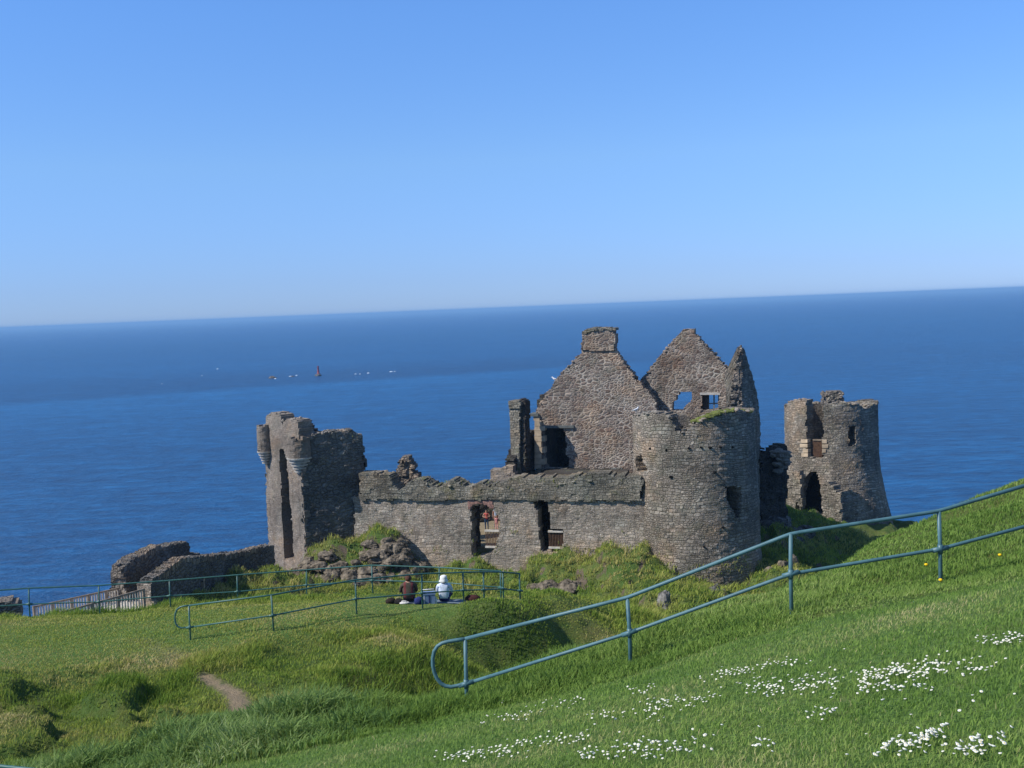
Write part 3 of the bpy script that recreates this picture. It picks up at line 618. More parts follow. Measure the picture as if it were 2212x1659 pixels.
def disc(name, mat, c, z, r, parent, seed=0, amp=.5, n=48, rings=8, loc=None):
    vs = [(c[0], c[1], z)]; fs = []
    for i in range(1, rings + 1):
        for j in range(n):
            a = 2 * math.pi * j / n; x = c[0] + math.cos(a) * r * i / rings; y = c[1] + math.sin(a) * r * i / rings
            vs.append((x, y, z + amp * (float(fbm(np.array([x * .7]), np.array([y * .7]), 3, seed)[0]) - .5)))
    for j in range(n): fs.append((0, 1 + j, 1 + (j + 1) % n))
    for i in range(rings - 1):
        for j in range(n): fs.append((1 + i * n + j, 1 + (i + 1) * n + j, 1 + (i + 1) * n + (j + 1) % n, 1 + i * n + (j + 1) % n))
    v = np.array(vs); return mk(name, v, fs, mat, parent, uv=v[:, :2], smooth=False)
disc('rubble_fill', M['rubtop'], TW.c, -9.9, TW.r - .5, rt, 5, 1.2)
coping('rim_stones', M['rubtop'], TW.map, tp[:6], 1.1, rt, seed=5)
coping('rim_stones', M['rubtop'], TW.map, tp[8:], 1.1, rt, seed=6)
# turf along the right part of the rim
g = G(); rs = np.random.default_rng(3)
for i in range(46):
    t = rs.uniform(0, 1); j = 10 + t * 6; k = int(j); f_ = j - k; k2 = min(k + 1, 16); u, z = tp[k] * (1 - f_) + tp[k2] * f_
    c = TW.map(np.array([u]), np.array([z + .02]), np.array([rs.uniform(.05, 1.0)]))[0]; g.lump(c, (rs.uniform(.4, .8), rs.uniform(.4, .8), rs.uniform(.15, .32)), seed=i, n=8, k=5, amp=.4)
tag(g.make('turf_cap', M['moss'], rt), 'patch of moss and turf on the right rim')
for _k, _h in enumerate(TW.px([(1406, 969), (1440, 972), (1488, 968), (1514, 966), (1534, 967), (1556, 966), (1582, 966), (1473, 922), (1560, 1138), (1543, 1020), (1450, 1030), (1520, 1180), (1395, 1165), (1415, 1200)])): studs('putlog_hole', M['holeblack'], TW.map, [_h], rt, (.13, .2), _k, -.01)

# ---- gabled great hall
pg = at(1155, 1000, 85.0); ph = at(1650, 1000, 80.0); PG = Plane(pg[:2], ph[:2]); PH = PG.off(1.5)
rt = thing('gabled_hall', (pg[0] + 8, pg[1] - 1, -18), 'roofless brown stone hall with two tall gables above the curtain wall', 'ruined house')
g1 = PG.px([(1157, 1045), (1156, 940), (1154, 905), (1153, 896), (1160, 888), (1161, 880), (1169, 868), (1184, 848), (1198, 824), (1213, 806), (1227, 793), (1242, 776), (1254, 762), (1257, 752), (1257, 735), (1258, 720), (1266, 714), (1284, 710), (1326, 711), (1326, 746), (1331, 761), (1348, 784), (1368, 810), (1370, 820), (1380, 825), (1393, 838), (1405, 852), (1413, 861), (1417, 870), (1416, 885), (1420, 900), (1421, 1045)])
g1 = np.concatenate([g1, [(g1[-1, 0], BOT), (g1[0, 0], BOT)]])
w1 = PG.px([(1171, 924), (1217, 924), (1221, 945), (1224, 962), (1223, 980), (1229, 990), (1229, 1012), (1180, 1013), (1173, 1000), (1172, 950)])
gab = wall('gable_wall', M['gable'], PG.map, g1, [w1], 1.0, rt, cell=.11, rag=.06, relief=.015, seed=21)
g2 = PH.px([(1372, 845), (1385, 822), (1402, 800), (1420, 778), (1440, 752), (1458, 732), (1466, 722), (1470, 714), (1480, 710), (1500, 711), (1501, 722), (1512, 732), (1535, 758), (1553, 778), (1572, 798), (1585, 812), (1592, 830), (1596, 890), (1598, 1045)])
g2 = np.concatenate([g2, [(g2[-1, 0], BOT), (g2[0, 0], BOT)]])
w2 = PH.px([(1452, 885), (1452, 868), (1459, 866), (1460, 853), (1467, 852), (1468, 847), (1492, 847), (1495, 862), (1490, 870), (1482, 874), (1477, 886)])
w3 = PH.px([(1515, 853), (1553, 853), (1553, 886), (1515, 886)])
wall('gable_wall', M['gable'], PH.map, g2, [w2, w3], 1.0, rt, cell=.11, rag=.06, relief=.015, seed=22, rag_holes=.03)
ch = PG.off(-.12); cq = ch.px([(1256, 757), (1256, 718), (1266, 712), (1284, 708), (1327, 709), (1328, 757)])
wall('chimney', M['gable'], ch.map, cq, [], 1.25, rt, cell=.13, rag=.03, relief=.02, seed=23, loc=None)
cap = PG.off(-.2); c1 = cap.px([(1254, 720), (1266, 712), (1284, 707), (1329, 708), (1329, 713), (1284, 713), (1262, 721)])
wall('chimney_cap', M['parapet'], cap.map, c1, [], 1.4, rt, cell=.1, rag=.02, seed=24)
def slab(name, pl, x0, x1, y0, y1, d0, d1, mat, parent, label=None):
    a = pl.px([(x0, y0), (x1, y0), (x1, y1), (x0, y1)]); u = a[:, 0]; z = a[:, 1]
    v = np.concatenate([pl.map(u, z, np.full(4, d0)), pl.map(u, z, np.full(4, d1))])
    return tag(mk(name, v, [(0, 1, 2, 3), (7, 6, 5, 4), (0, 4, 5, 1), (1, 5, 6, 2), (2, 6, 7, 3), (3, 7, 4, 0)], mat, parent), label)
wf = slab('window_lintel', PG, 1171, 1240, 919, 924.5, -.12, .9, M['slate'], rt, 'dark slate lintel over the tall window')
slab('window_lintel', PH, 1512, 1556, 848, 853, -.05, .5, M['white_stone'], rt, 'pale lintel over the small upper window')
fr = slab('window_frame', PH, 1528, 1530.5, 853, 886, .45, .55, M['slate'], rt)
slab('glazing_bar', PH, 1539.5, 1542.5, 853, 886, .46, .54, M['slate'], fr); slab('glazing_bar', PH, 1530, 1553, 871.5, 874, .47, .53, M['slate'], fr); slab('glazing_bar', PH, 1550, 1553, 853, 886, .45, .55, M['slate'], fr)
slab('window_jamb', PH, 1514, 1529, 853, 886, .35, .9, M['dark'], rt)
# sandstone quoins on the left corner
g = G(); rs = np.random.default_rng(9); y = 908
k = 0
while y < 1010:
    h_ = rs.uniform(9, 13); xr = 1178 if k % 2 else 1170; a = PG.px([(1155.5, y), (xr, y), (xr, y + h_ - .8), (1155.5, y + h_ - .8)])
    v = np.concatenate([PG.map(a[:, 0], a[:, 1], np.full(4, -.13)), PG.map(a[:, 0], a[:, 1], np.full(4, .5))]); g.add(v, [(0, 1, 2, 3), (7, 6, 5, 4), (0, 4, 5, 1), (1, 5, 6, 2), (2, 6, 7, 3), (3, 7, 4, 0)])
    y += h_; k += 1
tag(g.make('quoins', M['quoin'], rt), 'pale orange sandstone quoins')
slab('kneeler_stone', PG, 1146, 1164, 893, 899, -.2, .9, M['slate'], rt); slab('corner_block', PG, 1153, 1166, 899, 908, -.1, .8, M['quoin'], rt)
slab('window_sill', PG, 1146, 1226, 1029, 1034, -.9, .2, M['white_stone'], rt)
wall('sill_wall', M['parapet'], PG.off(-.7).map, PG.off(-.7).px([(1147, 1033), (1147, 1020), (1165, 1015), (1195, 1014), (1220, 1014), (1226, 1020), (1226, 1034)]), [], .8, rt, cell=.12, rag=.1, relief=.06, seed=25)
slab('stone_panel', PG.off(-.3), 1317, 1344, 1012, 1030, 0, .3, M['slate'], rt)
coping('gable_stones', M['gable'], PH.map, PH.px([(1501, 722), (1535, 757), (1572, 797), (1585, 811)]), .95, rt, seed=7)
coping('gable_stones', M['gable'], PH.map, PH.px([(1387, 821), (1420, 779), (1458, 733)]), .95, rt, seed=8)
coping('gable_stones', M['gable'], PG.map, PG.px([(1161, 882), (1198, 825), (1227, 794), (1254, 763)]), .95, rt, seed=9, step=.5)
coping('gable_stones', M['gable'], PG.map, PG.px([(1331, 762), (1368, 811), (1380, 826), (1413, 862)]), .95, rt, seed=10, step=.5)
# walls added behind the tall window to make it dark
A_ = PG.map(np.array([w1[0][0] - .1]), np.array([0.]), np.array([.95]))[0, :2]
pl = Plane(A_, A_ + PG.n * 5); wall('dark_backing', M['dark'], pl.map, [(0, BOT), (0, -7.2), (5, -7.2), (5, BOT)], [], .5, rt, cell=.3, seed=26)
pl = Plane(A_ + PG.n * 4.2, A_ + PG.n * 4.2 + PG.t * 4); wall('dark_backing', M['dark'], pl.map, [(0, BOT), (0, -6.6), (4, -6.6), (4, BOT)], [], .5, rt, cell=.3, seed=27)
# side wall end: the pointed fragment
S0 = at(1597, 900, 79.2)[:2]; S1 = S0 + np.array([.50, .866]) * 6.0; PS = Plane(S0, S1)
# seen from the right-hand side: dark face is towards +X
sp = PS.px([(1604, 745), (1607, 752), (1612, 770), (1620, 792), (1627, 812), (1634, 845), (1638, 880), (1642, 930), (1643, 1000)])
sp = np.concatenate([[(-.02, sp[0, 1] - .1)], sp[1:], [(sp[-1, 0], BOT), (0, BOT)]])
wall('side_wall', M['tower'], (lambda u, z, d: PS.map(u, z - np.clip(d - .12, 0, 9) * 2.2, d)), sp, [], 1.0, rt, cell=.1, rag=.05, relief=.05, seed=28)
# ragged broken end of that wall, widening downwards
PE = Plane(S0 - PS.n * -1.25 + np.array([-.3, -.55]), S0 + np.array([-.02, -.02]))
eq = PE.px([(1604, 744), (1600, 747), (1594, 762), (1589, 782), (1585, 805), (1580, 840), (1577, 875), (1577, 930), (1604, 930)])
wall('broken_wall_end', M['rubtop'], PE.map, eq, [], .5, rt, cell=.09, rag=.06, relief=.12, seed=29)

# ---- thin ruined stack left of the hall
pa = at(1100, 950, 83.0); pb = at(1124, 950, 82.6); PT = Plane(pa[:2], pb[:2])
rt = thing('ruined_stack', (pa[0] + .4, pa[1] + .4, -18), 'tall thin dark stone stack standing left of the gabled hall', 'chimney')
q = PT.px([(1100, 872), (1104, 867), (1122, 867), (1122, 1040), (1106, 1040)]); wall('shaft', M['parapet'], PT.map, q, [], 1.1, rt, cell=.1, rag=.02, relief=.03, seed=31)
q = PT.px([(1099, 882), (1099, 867), (1123, 867), (1123, 882)]); wall('cap', M['parapet'], PT.off(-.1).map, q, [], 1.3, rt, cell=.12, rag=.04, relief=.03, seed=32)
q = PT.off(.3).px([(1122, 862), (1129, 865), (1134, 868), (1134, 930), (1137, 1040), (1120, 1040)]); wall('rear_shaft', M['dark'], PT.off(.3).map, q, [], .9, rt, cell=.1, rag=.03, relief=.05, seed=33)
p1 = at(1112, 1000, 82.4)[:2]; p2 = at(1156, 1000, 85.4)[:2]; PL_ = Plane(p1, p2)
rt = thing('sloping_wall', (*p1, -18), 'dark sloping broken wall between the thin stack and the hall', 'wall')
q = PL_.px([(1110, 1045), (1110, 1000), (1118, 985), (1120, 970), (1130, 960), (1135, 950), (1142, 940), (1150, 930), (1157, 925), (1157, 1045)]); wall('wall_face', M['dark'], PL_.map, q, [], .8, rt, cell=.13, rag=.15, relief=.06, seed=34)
p1 = at(1058, 1020, 82.0)[:2]; p2 = at(1112, 1020, 81.5)[:2]; PM = Plane(p1, p2)
q = PM.px([(1059, 1060), (1058, 1014), (1080, 1012), (1095, 1009), (1108, 1008), (1112, 1060)])
tag(wall('low_wall', M['curtain'], PM.map, q, [], 1.0, None, cell=.13, rag=.06, relief=.03, seed=35, loc=(*p1, -18)), 'short pale stretch of wall below the thin stack', 'wall')
p1 = at(842, 1020, 82.0)[:2]; p2 = at(908, 1020, 81.6)[:2]; PN = Plane(p1, p2)
q = PN.px([(842, 1100), (845, 1048), (858, 1040), (860, 1022), (858, 1010), (862, 1006), (858, 1000), (868, 996), (872, 990), (886, 989), (889, 998), (893, 1008), (890, 1020), (898, 1026), (907, 1033), (906, 1100)])
o = wall('wall_stub', M['rubtop'], PN.map, q, [], 1.0, None, cell=.14, rag=.16, relief=.12, seed=36, loc=(*p1, -18)); tag(o, 'small jagged stone stub poking up behind the left part of the curtain wall', 'wall')

# ---- gate tower
a_ = R(19); K = at(650, 1000, 77.2)[:2]
PR = Plane(K, K + np.array([math.cos(a_), math.sin(a_)]) * 4.5)
Kl = at(574, 1000, 77.2 + 4.1)[:2]; PLf = Plane(Kl, K)
rt = thing('gate_tower', (K[0], K[1] + 1.5, -17), 'tall square gatehouse tower with corbelled corner turrets and a long vertical crack', 'tower')
q = PLf.px([(583, 1235), (573, 1000), (568, 917), (575, 918), (576, 898), (588, 892), (605, 895), (608, 905), (608, 920), (612, 908), (632, 905), (645, 911), (646, 941), (650, 946)])
q = np.concatenate([q, [(PLf.len + .02, q[-1, 1]), (PLf.len + .02, -20.5), (q[0, 0], -20.5)]])
crack = PLf.px([(602, 969), (613, 969), (617, 985), (619, 1010), (624, 1045), (625, 1075), (630, 1110), (632, 1140), (633, 1180), (635, 1207), (615, 1209), (612, 1170), (609, 1110), (606, 1040), (603, 1000)])
wall('front_face', M['gate'], PLf.map, q, [crack], 1.1, rt, cell=.12, rag=.1, relief=.02, seed=41)
q = PR.px([(650, 1240), (650, 948), (656, 941), (675, 938), (690, 935), (720, 932), (755, 929), (766, 934), (772, 940), (783, 942), (783, 958), (787, 972), (785, 990), (791, 999), (791, 1014), (783, 1026), (781, 1060), (781, 1240)])
q[:2, 0] = 0; wall('right_face', M['gateshade'], PR.map, q, [], 1.2, rt, cell=.12, rag=.13, relief=.04, seed=42)
top_strip('wall_top', M['rubtop'], PR.map, PR.px([(656, 941), (675, 938), (690, 935), (720, 932), (755, 929), (766, 934), (782, 942)]), 1.2, rt, 5)
coping('top_stones', M['rubtop'], PR.map, PR.px([(656, 941), (690, 936), (755, 930), (783, 942)]), 1.15, rt, seed=42)
coping('top_stones', M['rubtop'], PLf.map, PLf.px([(577, 899), (588, 893), (605, 896)]), 1.0, rt, seed=43)
coping('top_stones', M['rubtop'], PLf.map, PLf.px([(610, 908), (632, 906), (645, 912)]), 1.0, rt, seed=44)
# upper broken chunks behind the top of the front face
q = PLf.off(.9).px([(610, 960), (611, 912), (622, 908), (646, 912), (647, 946), (650, 960)]); wall('broken_chunk', M['rubtop'], PLf.off(.9).map, q, [], 1.1, rt, cell=.13, rag=.2, relief=.14, seed=45)
# dark backing added behind the crack, rear face, and rubble inside it
q = [(0.2, -18.5), (.2, -8.6), (PLf.len - .3, -9.4), (PLf.len - .3, -18.5)]; wall('crack_backing', M['dark'], PLf.off(2.9).map, q, [], .8, rt, cell=.2, rag=.2, relief=.1, seed=46)
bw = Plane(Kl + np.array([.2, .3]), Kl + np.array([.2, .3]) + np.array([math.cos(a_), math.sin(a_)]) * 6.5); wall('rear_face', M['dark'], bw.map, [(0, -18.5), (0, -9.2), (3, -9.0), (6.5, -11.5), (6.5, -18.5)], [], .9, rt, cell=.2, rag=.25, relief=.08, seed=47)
g = G(); rs = np.random.default_rng(4)
for i in range(40):
    t = i / 40; y = 985 + 222 * t; x = 616 + t * 14 + rs.uniform(-3, 4); a = PLf.px([(x, y)])[0]
    g.lump(PLf.map(a[:1], a[1:], np.array([rs.uniform(.35, .8)]))[0], (rs.uniform(.2, .5),) * 2 + (rs.uniform(.15, .4),), seed=i, n=7, k=5, amp=.35)
g.make('crack_rubble', M['rubtop'], rt)
def turret(px, Y, rr, ytop, ycorb, ybot, seed, arc, topjag):
    c = at(px, ycorb, Y); z0 = c[2]; z1 = at(px, ytop, Y)[2]; zb = at(px, ybot, Y)[2]; cy = Cyl(px, Y, rr); cy.c = c[:2]; cy.a0 = math.atan2(-c[1], -c[0])
    u0, u1 = arc; ol = [(u0, z0), (u0, z1 - .2), (u0 * .4, z1 + topjag), (0, z1), (u1 * .5, z1 - topjag), (u1, z1 - .1), (u1, z0)]
    t = wall('turret', M['gate'], cy.map, ol, [], .45, rt, cell=.12, rag=.12, relief=.03, seed=seed)
    g = G(); n = 5
    for i in range(n):
        za = z0 - (z0 - zb) * i / n; r_ = rr * (1 - .72 * (i / n) ** .9) + .06; h_ = (z0 - zb) / n
        g.lathe((c[0], c[1], za), [(r_ - .2, -h_ * .99), (r_ - .2, -h_ * .55), (r_ - .02, -h_ * .5), (r_, -h_ * .08), (r_ - .2, 0)], 28)
    g.make('corbel_rings', M['white_stone'], t)
turret(647, 77.5, .86, 944, 987, 1023, 51, (-2.6, 2.2), .05)
turret(573, 81.0, .55, 918, 974, 1004, 52, (-1.6, .7), -.02)

# ---- far round tower
FT = Cyl(1797, 100.0, 4.2, 1.8, -23.5, -8); FT.zt = -14.2
rt = thing('far_round_tower', (FT.c[0], FT.c[1], -19), 'round rubble tower on the far right with a small door opening and arched window', 'tower')
hc = math.pi * FT.r
tp = FT.px([(1700, 882), (1704, 868), (1716, 864), (1735, 865), (1742, 868), (1742, 875)])
tq = FT.px([(1778, 885), (1779, 871), (1823, 871), (1850, 872), (1862, 876), (1872, 881), (1880, 876), (1892, 873)])
ol = np.concatenate([[(-hc + .2, BOT - 7), (-hc + .2, -10.4), (-hc * .7, -10)], tp[:, :], FT.px([(1742, 989), (1777, 989)]), tq, [(hc * .62, -9.9), (hc * .8, -10.2), (hc - .2, -10.4), (hc - .2, BOT - 7)]])
fw = FT.px([(1831, 932), (1835, 921), (1844, 920), (1849, 930), (1851, 958), (1842, 962), (1831, 964)])
big = FT.px([(1729, 1110), (1730, 1055), (1738, 1032), (1752, 1018), (1762, 1016), (1768, 1030), (1776, 1060), (1786, 1110)])
wall('tower_wall', M['tower'], FT.map, ol, [fw, big], 1.1, rt, cell=.12, rag=.11, relief=.025, seed=61, wrap=True)
wall('dark_backing', M['dark'], Cyl(1797, 100.3, 2.4).map, [(-7, -25), (-7, -13.8), (7, -13.8), (7, -25)], [], .3, rt, cell=.4, seed=62)
Pb = Plane(at(1776, 850, 100.5)[:2], at(1824, 850, 100.2)[:2]); q = Pb.px([(1778, 890), (1778, 848), (1790, 846), (1822, 847), (1823, 890)]); wall('upper_block', M['rubtop'], Pb.map, q, [], 1.3, rt, cell=.13, rag=.1, relief=.08, seed=63)
coping('rim_stones', M['rubtop'], FT.map, tp[1:5], 1.0, rt, seed=61); coping('rim_stones', M['rubtop'], FT.map, tq[2:], 1.0, rt, seed=62)
g = G()
for i, (x0, x1, y0) in enumerate([(1731, 1745, 949), (1729, 1745, 959), (1735, 1746, 970), (1732, 1746, 979), (1776, 1786, 950), (1776, 1789, 960), (1776, 1784, 970)]):
    a = FT.px([(x0, y0), (x1, y0), (x1, y0 + 7.5), (x0, y0 + 7.5)]); v = np.concatenate([FT.map(a[:, 0], a[:, 1], np.full(4, -.07)), FT.map(a[:, 0], a[:, 1], np.full(4, .5))])
    g.add(v, [(0, 1, 2, 3), (7, 6, 5, 4), (0, 4, 5, 1), (1, 5, 6, 2), (2, 6, 7, 3), (3, 7, 4, 0)])
tag(g.make('quoins', M['quoin'], rt), 'pale sandstone blocks beside the door opening')
Pd = Plane(at(1745, 960, 97)[:2], at(1778, 960, 96.8)[:2])
d = slab('door', Pd, 1757, 1777, 952, 988, .3, .4, M['wood_dark'], rt, 'brown timber barrier in the door opening'); slab('door_rail', Pd, 1757, 1777, 950, 953, .25, .42, M['wood'], d)
# square-cornered buttress with one lit and one dark side
Kb = at(1818, 1100, 92.4)[:2]; La = at(1772, 1100, 94.4)[:2]; Rb = Kb + np.array([.80, .6]) * 5.5
P1 = Plane(La, Kb); q = P1.px([(1786, 1200), (1780, 1140), (1774, 1080), (1772, 1052), (1790, 1045), (1800, 1052), (1806, 1062), (1818, 1062)]); q = np.concatenate([q, [(P1.len, q[-1, 1]), (P1.len, BOT - 7), (q[0, 0], BOT - 7)]])
wall('buttress_face', M['tower'], P1.map, q, [], .9, rt, cell=.13, rag=.12, relief=.06, seed=64)
P2 = Plane(Kb, Rb); z_ = P2.px([(1819, 1060)])[0, 1]; wall('buttress_side', M['tower'], P2.map, [(0, BOT - 7), (0, z_ - .3), (1.2, z_), (3.0, z_ - .8), (5.5, z_ - 3), (5.5, BOT - 7)], [], .3, rt, cell=.13, rag=.14, relief=.07, seed=65)
# broken lit wall end left of the tower, and lumps between both towers
P3 = Plane(at(1697, 1050, 96.4)[:2], at(1732, 1050, 95.4)[:2]); q = P3.px([(1696, 1050), (1697, 1032), (1706, 1028), (1712, 1020), (1722, 1020), (1730, 1015), (1731, 1100), (1729, 1104), (1722, 1090), (1708, 1070)])
wall('broken_wall_end', M['tower'], P3.map, q, [], .8, rt, cell=.13, rag=.12, relief=.08, seed=66)
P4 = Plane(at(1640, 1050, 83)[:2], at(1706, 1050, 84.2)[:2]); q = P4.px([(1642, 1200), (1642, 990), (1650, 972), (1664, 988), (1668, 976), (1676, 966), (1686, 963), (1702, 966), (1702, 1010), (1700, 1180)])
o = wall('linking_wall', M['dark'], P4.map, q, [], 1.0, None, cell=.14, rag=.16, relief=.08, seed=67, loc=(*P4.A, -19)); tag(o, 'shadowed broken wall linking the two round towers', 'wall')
g = G(); rs = np.random.default_rng(8)
for i in range(34):
    x = rs.uniform(1668, 1702); y = rs.uniform(972, 1016) + (1702 - x) * .1; c = at(x, y, 83.2 + rs.uniform(-.2, .3)); g.stone(c, (rs.uniform(.4, .9), rs.uniform(.4, .8), rs.uniform(.3, .55)), seed=i, n=10, k=8)
o = g.make('masonry_lump', M['rubtop'], None, loc=(*at(1685, 1000, 86)[:2], -14)); tag(o, 'sunlit lump of fallen masonry beside the far right tower', 'masonry')

# ---- approach walls and footbridge on the left
B0 = at(328, 1260, 58.0)[:2]; B1 = at(592, 1180, 73.5)[:2]
PB = Plane(B0, B1)
rt = thing('approach_wall', (*B0, -15), 'long low stone wall with two square holes running up to the gate tower', 'wall', 'roofless walls on the approach')
q = PB.px([(329, 1252), (345, 1244), (360, 1232), (375, 1220), (392, 1208), (412, 1204), (440, 1203), (470, 1200), (500, 1196), (530, 1192), (560, 1184), (592, 1178)]); q = np.concatenate([q, [(q[-1, 0], -20), (0, -20), (0, q[0, 1])]])
h1 = PB.px([(434, 1270), (436, 1255), (443, 1255), (444, 1270)]); h2 = PB.px([(512, 1256), (512, 1234), (526, 1232), (527, 1254)])
wall('wall_face', M['gateshade'], PB.map, q, [h1, h2], .75, rt, cell=.1, rag=.06, relief=.03, seed=71, rag_holes=.03)
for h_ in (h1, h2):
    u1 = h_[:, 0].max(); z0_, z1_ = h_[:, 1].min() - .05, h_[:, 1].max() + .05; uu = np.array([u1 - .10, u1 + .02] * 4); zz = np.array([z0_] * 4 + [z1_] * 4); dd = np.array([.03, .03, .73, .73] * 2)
    v = PB.map(uu, zz, dd); mk('sunlit_reveal', v, [(0, 1, 3, 2), (4, 5, 7, 6), (0, 1, 5, 4), (2, 3, 7, 6), (0, 2, 6, 4), (1, 3, 7, 5)], M['quoin'], rt)  # pale slab added on the far jamb, its colour standing for sunlight
def capping(pl, pts, th, seed):
    P_ = pl.px(pts); lo = P_[::-1] - [0, .16]; top_strip('capping', M['rubtop'], pl.off(-.04).map, P_, th + .08, rt, seed, lift=.04, amp=.2)
capping(PB, [(329, 1252), (345, 1244), (360, 1232), (375, 1220), (392, 1208), (412, 1204), (440, 1203), (470, 1200), (500, 1196), (530, 1192), (560, 1184), (592, 1178)], .75, 171)
pe = Plane(B0 - PB.t * .04 + PB.n * .8, B0 - PB.t * .04); q = pe.px([(311, 1310), (311, 1262), (320, 1258), (328, 1257)]); q = [(0, -20), (0, q[1, 1]), (.8, q[2, 1]), (.8, -20)]
wall('wall_end', M['curtain'], pe.map, q, [], .3, rt, cell=.12, rag=.05, relief=.04, seed=72)
A0 = at(268, 1230, 60.0)[:2]; A1 = A0 + PB.t * 12.5; PA = Plane(A0, A1)
rt = thing('approach_wall', (*A0, -15), 'dark stepped stone wall furthest left behind the footbridge railings', 'wall', 'roofless walls on the approach')
q = PA.px([(268, 1300), (268, 1240), (272, 1225), (280, 1215), (295, 1204), (315, 1196), (335, 1184), (346, 1180), (350, 1186), (362, 1180), (380, 1175), (398, 1171), (408, 1173), (411, 1192), (425, 1196), (450, 1200)]); q = np.concatenate([[(0, -20), (0, q[1, 1])], q[2:], [(q[-1, 0], -20)]])
wall('wall_face', M['gateshade'], PA.map, q, [], .85, rt, cell=.1, rag=.06, relief=.03, seed=73)
capping(PA, [(269, 1238), (272, 1225), (280, 1215), (295, 1204), (315, 1196), (335, 1184), (346, 1180), (350, 1186), (362, 1180), (380, 1175), (398, 1171), (408, 1173)], .85, 172)
pe = Plane(A0 - PA.t * .04 + PA.n * .92, A0 - PA.t * .04); zt = PA.px([(270, 1228)])[0, 1]
wall('wall_end', M['rubtop'], pe.map, [(-.3, -20), (-.1, zt - 1.2), (.3, zt + .2), (.92, zt), (.92, -20)], [], .4, rt, cell=.12, rag=.12, relief=.08, seed=76)

def bridge_rail(p0, p1, h, label, n_post):
    p0 = np.array(p0); p1 = np.array(p1); L_ = np.hypot(*(p1 - p0)[:2]); rz = math.atan2(*(p1 - p0)[1::-1]); t = thing('footbridge_railing', (p0 + p1) / 2 - [0, 0, h], label, 'railing', 'footbridge railings')
    G().tube([p0, p1], .055, 8).make('top_rail', M['wood'], t); G().tube([p0 - [0, 0, h - .12], p1 - [0, 0, h - .12]], .035, 6).make('bottom_rail', M['wood'], t)
    n = int(L_ / .16); g = G()
    for i in range(n + 1):
        q = p0 + (p1 - p0) * i / n; g.box(q - [0, 0, h / 2], (.075, .03, h - .05), rz)
    g.make('slats', M['wood_pale'], t)
    for i in range(n_post):
        q = p0 + (p1 - p0) * i / (n_post - 1); G().box(q - [0, 0, h / 2], (.12, .1, h + .1), rz).make('post', M['wood'], t)
n0 = at(310, 1273, 57.6); n1 = at(159, 1309, 54.5); n1[2] = n0[2] - .1
f0 = at(265, 1269, 60.3); f1 = at(73, 1311, 56.0)
e = (n1 - n0) * .5; bridge_rail(n1 + e, n0, 1.12, 'pale slatted timber railing on the near side of the footbridge', 5)
bridge_rail(f1, f0, 1.12, 'pale slatted timber railing on the far side of the footbridge', 6)
dk = G(); zz = n0[2] - 1.2
dv = [n1 + e, n0, f0, f1]; dv = [np.array([p[0], p[1], zz]) for p in dv]; dk.add(dv + [p - [0, 0, .35] for p in dv], [(0, 1, 2, 3), (4, 5, 6, 7), (0, 1, 5, 4), (1, 2, 6, 5), (2, 3, 7, 6), (3, 0, 4, 7)])
o = dk.make('footbridge_deck', M['wood_pale'], None, loc=tuple(dv[0])); tag(o, 'pale footbridge deck between the slatted railings', 'footbridge')
path_v = [PB.map(np.array([-.4]), np.array([-15.62]), np.array([1.1]))[0], PB.map(np.array([13.]), np.array([-16.2]), np.array([1.1]))[0], PA.map(np.array([12.5]), np.array([-16.2]), np.array([0.]))[0], PA.map(np.array([-.4]), np.array([-15.62]), np.array([0.]))[0]]
tag(mk('approach_path', path_v, [(0, 1, 2, 3)], plain('pale_gravel', (.42, .36, .28), .95, .1, .15, 4)), kind='structure')
p1 = at(-30, 1310, 50)[:2]; p2 = at(42, 1310, 50.5)[:2]; pz = Plane(p1, p2); q = pz.px([(-30, 1360), (-30, 1306), (5, 1304), (25, 1301), (36, 1305), (42, 1312), (44, 1360)])
tag(wall('low_rubble_wall', M['rubtop'], pz.map, q, [], 1.2, None, cell=.13, rag=.08, relief=.05, seed=78, loc=(*p1, -15)), 'low stump of rubble wall at the far left edge', 'wall')

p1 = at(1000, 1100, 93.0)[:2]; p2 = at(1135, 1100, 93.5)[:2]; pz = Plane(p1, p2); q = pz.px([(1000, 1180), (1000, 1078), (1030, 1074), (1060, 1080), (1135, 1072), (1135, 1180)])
tag(wall('courtyard_wall', M['dark'], pz.map, q, [], .8, None, cell=.16, rag=.1, relief=.06, seed=79, loc=(*p1, -18.2)), 'inner courtyard wall seen through the left broken opening', 'wall')

